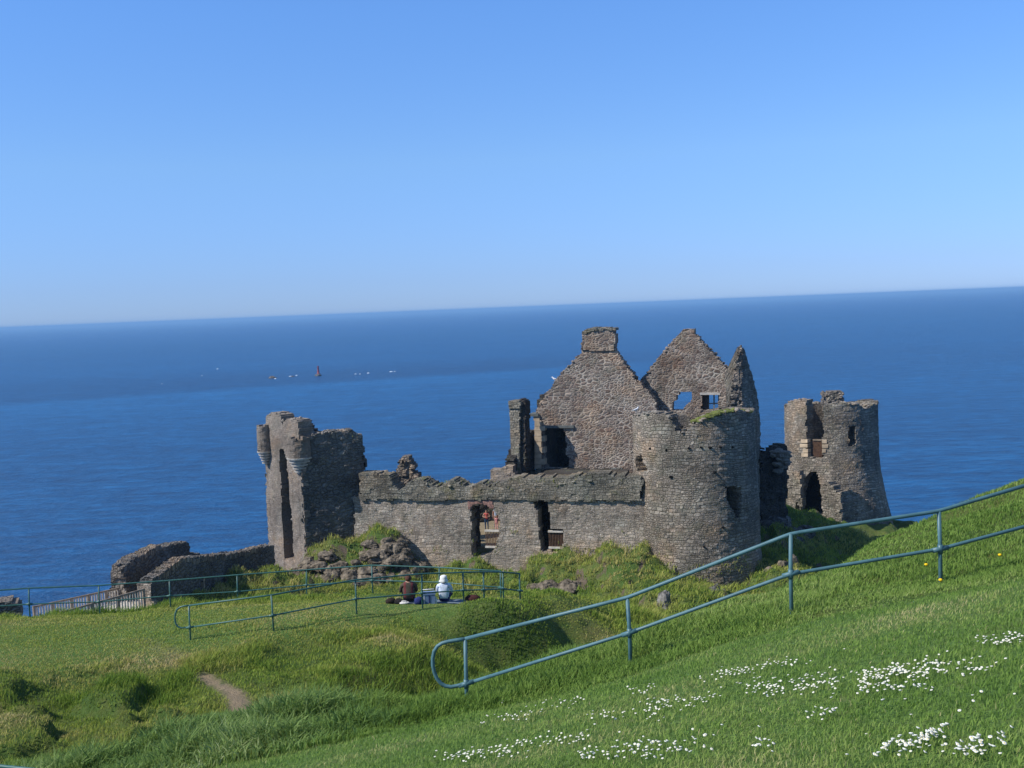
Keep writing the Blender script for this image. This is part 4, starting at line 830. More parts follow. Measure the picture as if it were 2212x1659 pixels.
# ------------------------------------------------------------------ rocks under the walls
def rock_group(name, specs, mat, label, loc, seed=0, group=None):
    g = G(); rs = np.random.default_rng(seed)
    for i, (c, d) in enumerate(specs): g.stone(c, d, seed=seed * 97 + i, rz=rs.uniform(0, 3))
    return tag(g.make(name, mat, None, loc=loc), label, 'rock', group)
def scatter_rocks(pts, n, seed, smin, smax, jit=6, up=.1):
    rs = np.random.default_rng(seed); out = []
    for i in range(n):
        x, y, Y = pts[rs.integers(len(pts))]; x += rs.uniform(-jit, jit) * 2; y += rs.uniform(-jit, jit); p = at(x, y, Y + rs.uniform(-.6, .6))
        p[2] = min(p[2], float(Zf(np.array([p[0]]), np.array([p[1]]))[0]) + up); s_ = rs.uniform(smin, smax); out.append((p, (s_ * 1.5, s_ * 1.2, s_ * rs.uniform(.6, 1.0))))
    return out
rock_group('rock_outcrop', scatter_rocks([(690, 1205, 74.6), (720, 1215, 74.4), (760, 1215, 74.4), (800, 1215, 74.4), (840, 1205, 74.6), (865, 1200, 75), (700, 1235, 73.2), (760, 1240, 73.2), (820, 1240, 73.2), (870, 1230, 74), (650, 1225, 75), (610, 1240, 74), (850, 1188, 75.4), (875, 1192, 75.7), (828, 1186, 75.2), (868, 1180, 76)], 170, 1, .3, 1.2, 16, .16), M['rock2'], 'craggy brown rock outcrop with grass on top below the gate tower', at(780, 1240, 74), 1)
rock_group('rock_outcrop', scatter_rocks([(1165, 1262, 70.8), (1190, 1255, 71.2), (1215, 1258, 71), (1150, 1275, 70.3), (1240, 1262, 71)], 20, 2, .5, 1.2, 8, .3), M['rock2'], 'brown rocks poking out of the rounded grassy mound under the right broken opening', at(1190, 1280, 71), 2)
rock_group('boulder', [(at(1541, 1290, 66.5), (1.5, 1.3, 1.9)), (at(1518, 1300, 66), (1.6, 1.3, 1.5)), (at(1560, 1292, 67.3), (1.1, 1.1, 1.3))], M['rock'], 'dark grey boulder against the foot of the large round tower', at(1530, 1310, 66), 3)
rock_group('cliff_rock', [(at(1432, 1302, 61), (.9, .8, 1.9)), (at(1440, 1326, 60.4), (.8, .8, 1.3)), (at(1426, 1335, 60), (.6, .6, 1.0))], plain('grey_basalt', (.19, .18, .165), .95, .1, .4, 2.6, bump=.25), 'grey rock face on the grassy mound seen between the two rails', at(1432, 1330, 60), 4)
rock_group('boulder', [(at(1691, 1222, 72), (.95, .8, .9)), (at(1712, 1216, 72.5), (.8, .8, 1.1)), (at(1660, 1235, 71), (.8, .8, .7))], M['rock2'], 'brown boulder beside the right foot of the large round tower', at(1691, 1235, 72), 5)

rock_group('fallen_masonry', scatter_rocks([(1662, 1150, 81), (1672, 1120, 83), (1690, 1130, 83), (1700, 1170, 81), (1680, 1190, 79), (1715, 1150, 83), (1668, 1090, 85)], 46, 8, .5, 1.5, 14, .3), M['rock'], 'dark shadowed tumble of rock and masonry between the two round towers', at(1685, 1180, 80), 8)  # dark rocks added so the shadowed slope reads darker
# ------------------------------------------------------------------ railings
def gz(p): return float(Zf(np.array([p[0]]), np.array([p[1]]))[0])
def railing(label, tops, mids, ys, r, mat, loop=None, end_post=False, posts=None, group='green tubular railings'):
    T = [at(x, y, Y) for (x, y), Y in zip(tops, ys)]; Mi = [at(x, y, Y) for (x, y), Y in zip(mids, ys)]
    base = T[len(T) // 2].copy(); base[2] = gz(base); t = thing('railing', base, label, 'railing', group)
    def smooth(P):
        out = [P[0]]
        for i in range(1, len(P) - 1):
            a = P[i] + (P[i - 1] - P[i]) * .06; b = P[i] + (P[i + 1] - P[i]) * .06; out += [a, P[i] * .7 + (a + b) * .15, b]
        return out + [P[-1]]
    G().tube(smooth(T), r, 12).make('top_rail', mat, t, True); G().tube(smooth(Mi), r * .92, 12).make('mid_rail', mat, t, True)
    if loop: G().tube([at(x, y, ys[0]) for x, y in loop], r, 12).make('end_loop', mat, t, True)
    for i, (p, q) in enumerate(zip(T, Mi)):
        if posts is not None and i not in posts: continue
        g_ = gz(p); x, y = q[0], q[1]
        po = G().tube([(x, y, g_ - .3), (x, y, q[2]), (p[0], p[1], p[2])], r, 12).make('post', mat, t, True)
        d = (Mi[min(i + 1, len(Mi) - 1)] - Mi[max(i - 1, 0)]); d /= np.linalg.norm(d)
        c = G().tube([q - d * .11, q + d * .11], r * 1.28, 12).tube([(x, y, q[2] - .06), (x, y, q[2] + .06)], r * 1.3, 12)
        if i < len(Mi) - 1 or not end_post: pass
        c.make('clamp', mat, po, True)
    return t
loopN = [(1007, 1380), (985, 1383), (967, 1386), (955, 1389.5), (945, 1396), (938, 1407), (935, 1422), (935, 1437), (938, 1452), (944, 1466), (952, 1476), (962, 1482), (974, 1484), (990, 1481), (1007, 1477)]
railing('nearest green railing sloping up to the right with rounded loop at its left end', [(1005, 1380), (1355, 1291), (1708, 1153), (2028, 1104), (2360, 1006)], [(1007, 1477), (1360, 1367), (1708, 1240), (2031, 1186), (2362, 1098)], [14.6, 14.4, 13.9, 14.2, 14.6], .0265, M['rail'], loopN)
loopM = [(408, 1308), (398, 1309), (389, 1311.5), (382, 1317), (378.5, 1326), (377.5, 1336), (379.5, 1347), (384, 1353.5), (392, 1356.5), (409, 1355)]
railing('middle green railing with rounded left end running behind the dirt trail, in front of picnickers', [(408, 1308), (586, 1285.5), (768, 1252.5), (911, 1239.5), (1000, 1236.5), (1044, 1235.3), (1086, 1236), (1122, 1239)], [(410, 1355), (589, 1329.5), (769, 1294), (911.5, 1281.5), (1001, 1275), (1045, 1274), (1087, 1272), (1123, 1276)], [31, 31.3, 33, 34, 34.6, 35, 36, 36.3], .0255, M['rail2'], loopM)
railing('farthest green railing on the clifftop edge behind the picnickers', [(-200, 1286), (-70, 1280), (62, 1270.5), (213, 1264.7), (366, 1254), (512, 1242), (662, 1231), (803, 1221), (949, 1225.7), (1081, 1233.3)], [(-200, 1320), (-70, 1314), (63, 1305), (214, 1300), (367, 1287), (513, 1278), (662, 1264), (804, 1253.8), (949, 1257.7), (1081.5, 1269)], [36, 36.5, 37, 37.5, 38, 38.5, 39, 39, 38.5, 36.6], .0255, M['rail2'])
railing('short dark green railing cut off by the bottom left corner', [(-280, 1628), (-60, 1649), (78, 1663), (260, 1700)], [(-282, 1730), (-60, 1748), (76, 1760), (258, 1795)], [15.5, 15, 14.6, 14.2], .025, M['rail2'])

# ------------------------------------------------------------------ people
SK = plain('skin', (.48, .27, .19), .6, .3, .05)
def cloth(n, c): return plain(n, c, .9, .1, .14, 14)
def human(name, loc, rz, J, E, mats, label, subdiv=2):
    """J joints: name -> (pos, radius); E edges: (a, b, material index). One skinned body."""
    me = bpy.data.meshes.new(name); names = list(J); ix = {n: i for i, n in enumerate(names)}
    me.from_pydata([J[n][0] for n in names], [(ix[a], ix[b]) for a, b, _ in E], [])
    o = bpy.data.objects.new(name, me); col.objects.link(o)
    o.modifiers.new('skin', 'SKIN'); ss = o.modifiers.new('sub', 'SUBSURF'); ss.levels = ss.render_levels = subdiv
    for i, n in enumerate(names):
        r_ = J[n][1]; me.skin_vertices[0].data[i].radius = (r_, r_) if np.ndim(r_) == 0 else r_
    me.skin_vertices[0].data[ix['pelvis']].use_root = True
    bpy.context.view_layer.update(); dg = bpy.context.evaluated_depsgraph_get(); ev = o.evaluated_get(dg).to_mesh()
    v = np.array([p.co[:] for p in ev.vertices]); f = [tuple(p.vertices) for p in ev.polygons]; o.evaluated_get(dg).to_mesh_clear()
    bpy.data.objects.remove(o); bpy.data.meshes.remove(me)
    A = np.array([J[a][0] for a, b, _ in E]); B = np.array([J[b][0] for a, b, _ in E]); mi = [m for _, _, m in E]; midx = []
    for q in f:
        c = v[list(q)].mean(0); ab = B - A; t = np.clip(((c - A) * ab).sum(1) / (ab * ab).sum(1), 0, 1); d = np.linalg.norm(c - A - ab * t[:, None], axis=1); midx.append(mi[int(d.argmin())])
    ca, sa = math.cos(rz), math.sin(rz); w = np.stack([v[:, 0] * ca - v[:, 1] * sa + loc[0], v[:, 0] * sa + v[:, 1] * ca + loc[1], v[:, 2] + loc[2]], 1)
    o = mk(name, w, f, mats, None, smooth=True, midx=midx, loc=loc); tag(o, label, 'person'); return o
def hand(J, E, s, wrist, d, up, m=0):
    """palm, four fingers of unequal length with a bend, thumb from the side of the palm"""
    w = np.array(wrist, float); d = np.array(d, float); d /= np.linalg.norm(d); up = np.array(up, float); side = np.cross(d, up); side /= np.linalg.norm(side); up = np.cross(side, d)
    J['palm' + s] = (tuple(w + d * .05), .022); E.append(('wrist' + s, 'palm' + s, m)); 
    for k, ln in enumerate((.068, .078, .072, .056)):
        o = (k - 1.5) * .02; r0 = w + d * .085 + side * o; k1 = r0 + d * ln * .55 - up * .008; k2 = k1 + d * ln * .3 - up * ln * .35
        J[f'k{k}a{s}'] = (tuple(r0), .009); J[f'k{k}b{s}'] = (tuple(k1), .008); J[f'k{k}c{s}'] = (tuple(k2), .0065)
        E += [('palm' + s, f'k{k}a{s}', m), (f'k{k}a{s}', f'k{k}b{s}', m), (f'k{k}b{s}', f'k{k}c{s}', m)]
    t0 = w + d * .035 - side * .03; t1 = t0 + d * .035 - side * .02; J['th0' + s] = (tuple(t0), .011); J['th1' + s] = (tuple(t1), .008); E += [('palm' + s, 'th0' + s, m), ('th0' + s, 'th1' + s, m)]
# seated, facing +Y (towards the castle); materials 0 skin 1 top 2 trousers 3 shoes
def seated(lean=.06, tw=1.0, arm=0):
    J = {'pelvis': ((0, 0, .13), (.18 * tw, .14)), 'belly': ((0, .01, .28), (.18 * tw, .13)), 'chest': ((0, lean * .8, .47), (.195 * tw, .13)), 'shoulder': ((0, lean, .60), (.16, .10)),
         'neck': ((0, lean + .02, .655), .058), 'head0': ((0, lean + .03, .68), (.072, .082)), 'head1': ((0, lean + .035, .76), (.078, .092)), 'head2': ((0, lean + .03, .83), (.06, .072)), 'nose': ((0, lean + .125, .735), .014), 'chin': ((0, lean + .095, .672), .03)}
    E = [('pelvis', 'belly', 1), ('belly', 'chest', 1), ('chest', 'shoulder', 1), ('shoulder', 'neck', 0), ('neck', 'head0', 0), ('head0', 'head1', 0), ('head1', 'head2', 0), ('head1', 'nose', 0), ('head0', 'chin', 0)]
    for s, k in (('L', -1), ('R', 1)):
        J['sh' + s] = ((.185 * k * tw, lean, .555), .07); J['el' + s] = ((.225 * k * tw, lean + .12, .33), .055); J['wrist' + s] = ((.16 * k, lean + .38, .30), .028)
        J['hip' + s] = ((.10 * k, .06, .11), .095); J['knee' + s] = ((.17 * k, .48, .34), .062); J['ank' + s] = ((.13 * k, .78, .08), .042); J['toe' + s] = ((.15 * k, .93, .05), .035)
        J['ear' + s] = ((.088 * k, lean + .03, .735), .014)
        E += [('shoulder', 'sh' + s, 1), ('sh' + s, 'el' + s, 1), ('el' + s, 'wrist' + s, 1 if arm else 0), ('pelvis', 'hip' + s, 2), ('hip' + s, 'knee' + s, 2), ('knee' + s, 'ank' + s, 2), ('ank' + s, 'toe' + s, 3), ('head1', 'ear' + s, 0)]
        hand(J, E, s, J['wrist' + s][0], (-.4 * k, .9, -.05), (0, 0, 1))
    return J, E
def standing(h=1.7, pose='fold'):
    k_ = h / 1.7
    J = {'pelvis': ((0, 0, .92), (.145, .11)), 'belly': ((0, 0, 1.08), (.13, .10)), 'chest': ((0, 0, 1.26), (.16, .11)), 'shoulder': ((0, 0, 1.38), (.11, .08)), 'neck': ((0, 0, 1.46), .052), 'head0': ((0, .0, 1.53), (.07, .078)), 'head1': ((0, .0, 1.61), (.076, .09)), 'head2': ((0, .0, 1.665), (.055, .065)), 'nose': ((0, -.1, 1.58), .013), 'chin': ((0, -.07, 1.515), .027)}
    E = [('pelvis', 'belly', 1), ('belly', 'chest', 1), ('chest', 'shoulder', 1), ('shoulder', 'neck', 0), ('neck', 'head0', 0), ('head0', 'head1', 0), ('head1', 'head2', 0), ('head1', 'nose', 0), ('head0', 'chin', 0)]
    for s, k in (('L', -1), ('R', 1)):
        J['sh' + s] = ((.175 * k, 0, 1.37), .058); J['hip' + s] = ((.095 * k, 0, .86), .09); J['knee' + s] = ((.105 * k, -.02, .48), .06); J['ank' + s] = ((.11 * k, .01, .09), .042); J['toe' + s] = ((.12 * k, -.13, .04), .035)
        if pose == 'fold': J['el' + s] = ((.29 * k, -.04, 1.13), .042); J['wrist' + s] = ((.09 * k, -.22, 1.12), .028); dd = (-.8 * k, -.4, .1)
        else: J['el' + s] = ((.23 * k, .02, 1.1), .042); J['wrist' + s] = ((.22 * k, -.06, .86), .028); dd = (0, -.1, -1)
        E += [('shoulder', 'sh' + s, 1), ('sh' + s, 'el' + s, 0), ('el' + s, 'wrist' + s, 0), ('pelvis', 'hip' + s, 2), ('hip' + s, 'knee' + s, 2), ('knee' + s, 'ank' + s, 2), ('ank' + s, 'toe' + s, 3)]
        hand(J, E, s, J['wrist' + s][0], dd, (0, -1, 0) if pose != 'fold' else (0, 0, 1))
    J = {n: (tuple(np.array(p) * k_), (r * k_ if np.ndim(r) == 0 else tuple(np.array(r) * k_))) for n, (p, r) in J.items()}
    return J, E
def ontop(px, py, Y): p = at(px, py, Y); p[2] = gz(p); return p
white = cloth('white_cotton', (.60, .66, .80)); navy = cloth('navy_denim', (.03, .04, .14)); brown = cloth('brown_tweed', (.10, .045, .03)); shoe = plain('shoe_leather', (.06, .04, .03)); darkc = cloth('dark_cloth', (.02, .022, .025))
def coat(name, a, b2):
    m, N, L, b = newmat(name); setin(b, .95, .1); tc = N.new('ShaderNodeTexCoord').outputs['Object']; sp_ = N.new('ShaderNodeSeparateXYZ'); L.new(tc, sp_.inputs[0])
    w = mathn(N, L, 'ABSOLUTE', sp_.outputs[0]); f = mathn(N, L, 'MULTIPLY', mapr(N, L, w, .07, .09, 0, 1), mapr(N, L, w, .15, .17, 1, 0)); L.new(mixc(N, L, f, a, b2), b.inputs['Base Color']); return m
tweed = coat('striped_brown_coat', (.085, .07, .05), (.15, .045, .045))
pw = ontop(960, 1302, 35.5); J, E = seated(.05, 1.1)
wp = human('person', pw, R(-4), J, E, [SK, white, navy, shoe], 'person in white shirt and white sun hat sitting on the grass, back turned')
G().lump(pw + np.array([0, .07, .745]), (.19, .2, .2), 7, 14, 9, .1).make('hair', plain('grey_hair', (.22, .19, .16), .8, .2, .2, 30), wp, True)
hc_ = pw + np.array([.0, .085, .785]); g = G().lathe(hc_, [(.155, -.085), (.16, -.075), (.124, -.01), (.118, .04), (.110, .09), (.085, .115), (.04, .125)], 22, 0, 1, 1.12)
g.make('sun_hat', cloth('hat_white', (.75, .74, .70)), wp, True)
G().lathe(hc_, [(.121, -.002), (.122, .025), (.115, .026)], 22, 0, 1, 1.1).make('hat_band', cloth('hat_grey', (.35, .34, .36)), [c for c in wp.children if c.name.startswith('sun_hat')][0], True)
pb_ = ontop(884, 1303, 35.6); J, E = seated(.10, 1.12, 1); J = {k_: (tuple(np.array(p_) * 1.07), (r_ * 1.07 if np.ndim(r_) == 0 else tuple(np.array(r_) * 1.07))) for k_, (p_, r_) in J.items()}
bpn = human('person', pb_, R(6), J, E, [SK, tweed, darkc, shoe], 'person in striped dark brown coat sitting on the grass, back turned')
G().lump(pb_ + np.array([-.01, .12, .82]), (.215, .24, .25), 5, 16, 10, .1).make('hair', plain('brown_hair', (.10, .045, .03), .8, .2, .3, 30), bpn, True)
# things on the grass beside them
def bag(name, px, py, Y, d, mat, mat2, label, cat, rz=0, seed=0):
    p = ontop(px, py, Y); t = thing(name, p, label, cat)
    G().lump(p + [0, 0, d[2] * .42], d, seed, 18, 12, .22, rz=rz).make('body', mat, t, True)
    c = p + [0, 0, d[2] * .7]; w = d[0] * .3
    G().tube([c + [-w, 0, 0], c + [-w * .7, 0, d[2] * .4], c + [0, 0, d[2] * .5], c + [w * .7, 0, d[2] * .4], c + [w, 0, 0]], .012, 8).make('strap', mat2, t, True)
    return t
bag('handbag', 844, 1303, 35.3, (.34, .24, .22), cloth('dark_brown_canvas', (.035, .025, .02)), plain('tan_strap', (.42, .32, .2)), 'dark brown bag with tan straps at the far left of the picnic', 'bag', .3, 2)
bag('handbag', 862, 1303, 35.3, (.36, .24, .2), cloth('black_canvas', (.02, .018, .018)), plain('tan_strap', (.42, .32, .2)), 'black bag with tan strap between the brown bag and the seated brown coat', 'bag', -.2, 4)
bag('backpack', 1022, 1304, 35.9, (.55, .36, .26), cloth('dark_red_canvas', (.07, .028, .025)), cloth('black_webbing', (.01, .01, .01)), 'dark red and black backpack lying to the right of the white shirt', 'backpack', .1, 6)
bag('white_bag', 873, 1305, 35.2, (.32, .2, .1), cloth('pale_plastic', (.6, .58, .55)), cloth('pale_plastic', (.6, .58, .55)), 'flat white plastic bag on the grass before the brown coat', 'bag', .1, 8)
p = ontop(926, 1303, 35.35); t = thing('cool_box', p, 'blue grey cool box with white corner strips between the two seated people', 'cool box')
blu = plain('blue_grey_plastic', (.16, .23, .38), .5, .4, .06); wht = plain('white_plastic', (.75, .75, .75), .5, .4, .04)
G().box(p + [0, 0, .16], (.44, .28, .32), .1).make('body', blu, t); G().box(p + [0, 0, .345], (.47, .31, .05), .1).make('lid', plain('blue_lid', (.2, .28, .45), .5, .4, .05), t)
G().box(p + [-.13, -.15, .17], (.03, .02, .33), .1).make('strip', wht, t); G().box(p + [.04, -.14, .17], (.04, .02, .26), .1).make('strip', navy, t)
G().tube([p + [-.2, 0, .36], p + [-.19, 0, .46], p + [.19, 0, .48], p + [.2, 0, .38]], .012, 8).make('handle', wht, t, True)
p = ontop(905, 1304, 35.1); G_ = G().lump(p + [0, 0, .12], (.3, .25, .28), 3, 16, 10, .3, rz=.4); o = G_.make('blue_bag', navy, None, True, loc=p); tag(o, 'dark blue cloth bag beside the cool box', 'bag')
p = ontop(942, 1303, 35.3); g = G().lathe(p, [(.035, 0), (.038, .02), (.038, .15), (.016, .2), (.016, .23)], 12); o = g.make('bottle', plain('clear_plastic', (.6, .65, .7), .2, .5, .05), None, True, loc=p); tag(o, 'small pale bottle standing between the cool box and the white shirt', 'bottle')
bl = []; nb = 14
c0 = ontop(925, 1304, 35.5)
for i in range(nb + 1):
    for j in range(6):
        x = c0[0] - .85 + 2.2 * i / nb; y = c0[1] - .15 + .8 * j / 5; bl.append((x, y, gz((x, y)) + .025 + .012 * math.sin(i * 1.3 + j)))
bf = [(i * 6 + j, (i + 1) * 6 + j, (i + 1) * 6 + j + 1, i * 6 + j + 1) for i in range(nb) for j in range(5)]
o = mk('picnic_blanket', bl, bf, cloth('grey_blue_blanket', (.16, .2, .24)), None, smooth=True, loc=c0); so = o.modifiers.new('s', 'SOLIDIFY'); so.thickness = .02
tag(o, 'pale grey blue blanket spread under the two seated people', 'blanket')
# visitors in the courtyard
def courtperson(px, Y, h, pose, mats, label, hatm=None, hairm=None, rz=0):
    p = at(px, 1150, Y); p[2] = gz(p); J, E = standing(h, pose); o = human('person', p, rz, J, E, mats, label); k = h / 1.7
    if hairm: G().lump(p + np.array([0, .025, 1.625]) * k, (.19 * k, .2 * k, .2 * k), 3, 14, 9, .08).make('hair', hairm, o, True)
    if hatm: G().lathe(p + np.array([0, 0, 1.63]) * k, [(.14, -.01), (.145, 0), (.1, .01), (.095, .07), (.05, .1)], 18).make('hat', hatm, o, True)
    return o
courtperson(1052, 86.5, 1.68, 'fold', [SK, cloth('coral_shirt', (.5, .10, .09)), cloth('blue_jeans', (.03, .06, .12)), shoe], 'dark haired person in a coral top with folded arms inside the ruin', hairm=plain('black_hair', (.015, .013, .012), .7, .3, .2))
courtperson(1072.5, 87.6, 1.70, 'down', [SK, cloth('pale_blue_shirt', (.35, .45, .6)), cloth('grey_trousers', (.2, .2, .22)), shoe], 'person in pale blue top and white cap standing behind the child in pink', hatm=cloth('white_cap', (.8, .8, .8)))
courtperson(1073.5, 86.4, 1.18, 'down', [SK, cloth('pink_dress', (.75, .32, .34)), cloth('pink_trousers', (.75, .38, .38)), shoe], 'child in pink clothes standing inside the left broken opening', hairm=plain('fair_hair', (.35, .22, .12), .7, .3, .2))

# ------------------------------------------------------------------ beacon and rocks out at sea
def seaat(px, py):
    d = ray(px, py); return d * (SEA / d[2])
p = seaat(688, 812); s_ = p[1] / F
t = thing('beacon', p, 'slim rust red conical beacon tower on a rock out at sea', 'beacon')
G().lump(p + [0, 0, .1], (9 * s_ * 1.6, 5, 3.2), 3, 16, 10, .4).make('rock_base', M['rock'], t)
G().lathe(p, [(4.2 * s_, .8), (4.0 * s_, 1.6), (2.7 * s_, 1.8), (2.4 * s_, 3.4), (2.1 * s_, 11 * s_), (1.7 * s_, 20 * s_), (2.0 * s_, 20.3 * s_), (1.6 * s_, 21.5 * s_)], 20).make('tower_shaft', plain('rust_red_paint', (.30, .07, .07), .8, .2, .1, .3), t, True)
def searock(px, py, w, h, sd_, label, mat=M['rock2']):
    p = seaat(px, py); k = p[1] / F; o = G().lump(p, (w * k, w * k * .8, h * k), sd_, 16, 10, .5).lump(p + [w * k * .45, 1, 0], (w * k * .7, w * k * .5, h * k * .35), sd_ + 3, 14, 8, .5).lump(p - [w * k * .4, 0, 0], (w * k * .6, w * k * .5, h * k * .4), sd_ + 6, 14, 8, .5).make('sea_rock', mat, None, loc=p); return tag(o, label, 'rock')
searock(588, 817, 12, 9, 11, 'brown rock islet in the sea left of the red beacon')
searock(632, 814, 7, 4, 12, 'tiny low rock with surf between the islet and the red beacon', M['rock'])
foam = plain('surf_foam', (.75, .8, .85), .8, .2, .1, .5)
for i, (x, y, w) in enumerate([(627, 813, 5), (641, 811, 4), (768, 808, 4), (778, 808, 3), (796, 806, 6), (845, 803, 7), (853, 802.5, 4), (470, 797, 4), (436, 812, 3), (350, 829, 3), (1180, 866, 3), (683, 811, 4), (595, 818, 5)]):
    p = seaat(x, y); k = p[1] / F; o = G().lump(p, (w * k, w * k * 2.2, 1.6 * k), i, 12, 6, .5).make('whitecap', foam, None, loc=p); w_ = 'beside the small low rock left of the red beacon' if x in (627, 641) else 'just right of the red beacon' if 700 < x < 800 else 'furthest right of the red beacon on the tide line' if 800 < x < 900 else 'on the open sea well left of the islet' if x < 500 else 'far out beside the thin stack' if x > 1000 else 'breaking at the foot of the red beacon' if x == 683 else 'breaking at the brown islet'
    tag(o, 'small white wave crest ' + w_, 'wave', 'white wave crests ' + w_)

# ------------------------------------------------------------------ gulls on the gables
def gull(px, py, pl, label, rz):
    if pl is None: p = at(px, py, 73.6)
    else: a = pl.px([(px, py)])[0]; p = pl.map(a[:1], a[1:], np.array([.4]))[0]
    t = thing('gull', p, label, 'gull', None); ca, sa = math.cos(rz), math.sin(rz)
    J = {}
    def q(x, y, z): return (p[0] + x * ca - y * sa, p[1] + x * sa + y * ca, p[2] + z)
    g = G().tube([q(-.26, 0, .19), q(-.16, 0, .2), q(-.02, 0, .22), q(.1, 0, .27), q(.15, 0, .34), q(.19, 0, .39), q(.24, 0, .38), q(.3, 0, .36)], [.012, .05, .085, .07, .042, .045, .02, .006], 12)
    g.tube([q(0, .02, .15), q(.01, .02, 0)], .008, 6).tube([q(0, -.02, .15), q(.01, -.02, 0)], .008, 6)
    g.make('body', plain('gull_white', (.8, .8, .8), .7, .2, .04), t, True)
    for k in (-1, 1): G().tube([q(-.34, .03 * k, .19), q(-.18, .06 * k, .22), q(0, .075 * k, .25), q(.08, .06 * k, .27)], [.01, .035, .04, .02], 8).make('wing', plain('gull_grey', (.4, .42, .45), .7, .2, .05), t, True)
gull(1374, 892, None, 'white gull perched on the left rim of the large round tower', .5)
gull(1196, 826, PG, 'white gull perched on the left slope of the left gable', 2.8)

# ------------------------------------------------------------------ grass
def blade_mat(name, cols, tr=.35):
    m = bpy.data.materials.new(name); m.use_nodes = True; N = m.node_tree.nodes; L = m.node_tree.links; N.clear()
    out = N.new('ShaderNodeOutputMaterial'); a = N.new('ShaderNodeAttribute'); a.attribute_name = 'tone'
    r_ = ramp(N, cols); L.new(a.outputs['Fac'], r_.inputs[0]); d = N.new('ShaderNodeBsdfDiffuse'); t = N.new('ShaderNodeBsdfTranslucent'); mx = N.new('ShaderNodeMixShader'); mx.inputs[0].default_value = tr
    L.new(r_.outputs[0], d.inputs[0]); L.new(r_.outputs[0], t.inputs[0]); L.new(d.outputs[0], mx.inputs[1]); L.new(t.outputs[0], mx.inputs[2]); L.new(mx.outputs[0], out.inputs[0]); return m
def blades(name, x, y, h, w, lean, tone, mat, kind='stuff', z=None, bend=.35):
    n = len(x); rs = np.random.default_rng(len(name)); z = (Zf(x, y) if z is None else z) - .01
    a = rs.uniform(0, 2 * math.pi, n); la = rs.uniform(0, 2 * math.pi, n); lx = np.cos(la) * lean * h + .12 * h; ly = np.sin(la) * lean * h
    tx_, ty_ = np.cos(a) * w / 2, np.sin(a) * w / 2; V = np.empty((n, 5, 3))
    V[:, 0] = np.stack([x - tx_, y - ty_, z], 1); V[:, 1] = np.stack([x + tx_, y + ty_, z], 1)
    V[:, 2] = np.stack([x + tx_ * .75 + lx * bend, y + ty_ * .75 + ly * bend, z + h * .6], 1); V[:, 3] = np.stack([x - tx_ * .75 + lx * bend, y - ty_ * .75 + ly * bend, z + h * .6], 1)
    V[:, 4] = np.stack([x + lx, y + ly, z + h * np.sqrt(np.clip(1 - lean ** 2 * .6, .2, 1))], 1)
    me = bpy.data.meshes.new(name); me.vertices.add(n * 5); me.vertices.foreach_set('co', V.ravel())
    b = np.arange(n) * 5; loops = np.stack([b, b + 1, b + 2, b + 3, b + 3, b + 2, b + 4], 1).ravel()
    me.loops.add(n * 7); me.loops.foreach_set('vertex_index', loops.astype(np.int32)); me.polygons.add(n * 2)
    me.polygons.foreach_set('loop_start', np.stack([np.arange(n) * 7, np.arange(n) * 7 + 4], 1).ravel().astype(np.int32))
    at_ = me.attributes.new('tone', 'FLOAT', 'POINT'); tt = np.repeat(tone[:, None], 5, 1); at_.data.foreach_set('value', np.clip(tt, 0, 1).astype(np.float32).ravel())
    me.materials.append(mat); me.update(calc_edges=True); me.validate()
    o = bpy.data.objects.new(name, me); col.objects.link(o); return tag(o, kind=kind)
def polar(n, r0, r1, a0=-27, a1=28.5, p=0.0, seed=1):
    rs = np.random.default_rng(seed); u = rs.random(n); r_ = (r0 ** (1 - p) + u * (r1 ** (1 - p) - r0 ** (1 - p))) ** (1 / (1 - p)) if p != 1 else r0 * (r1 / r0) ** u
    a = np.radians(rs.uniform(a0, a1, n)); return r_ * np.sin(a), r_ * np.cos(a), rs
green = [(0, (.09, .155, .03)), (.35, (.155, .265, .055)), (.65, (.245, .36, .085)), (.85, (.36, .41, .14)), (1, (.54, .48, .24))]
mlawn = blade_mat('lawn_blades', green)
mlong = blade_mat('long_blades', [(0, (.075, .14, .028)), (.3, (.155, .26, .05)), (.6, (.25, .36, .085)), (.85, (.39, .46, .16)), (1, (.64, .56, .3))])
mrough = blade_mat('rough_blades', [(0, (.085, .15, .024)), (.32, (.19, .29, .048)), (.58, (.32, .38, .075)), (.8, (.46, .42, .14)), (1, (.66, .54, .28))])
# mown lawn in front
x, y, rs = polar(190000, 4.2, 19, p=.35, seed=2); x2_, y2_, _r = polar(90000, 3.5, 24, 28.5, 62, p=.35, seed=9); x = np.concatenate([x, x2_]); y = np.concatenate([y, y2_])
k = (rough_amt(x, y) < .5) & (y < 20); x, y = x[k], y[k]; n = len(x)
pt = fbm(x * .7, y * .7, 4, 81); dry = fbm(x * .35 + 9, y * .9, 3, 82)
blades('lawn_grass', x, y, (.028 + .03 * rs.random(n)) * (.8 + .5 * fbm(x * 2, y * 2, 2, 83)), .004 * (1 + y / 9) * (.7 + .6 * rs.random(n)), .25 + .5 * rs.random(n), .20 + .6 * (pt - .22) + .55 * (dry - .42) + .34 * rs.random(n) + .5 * (rs.random(n) > .985), mlawn)
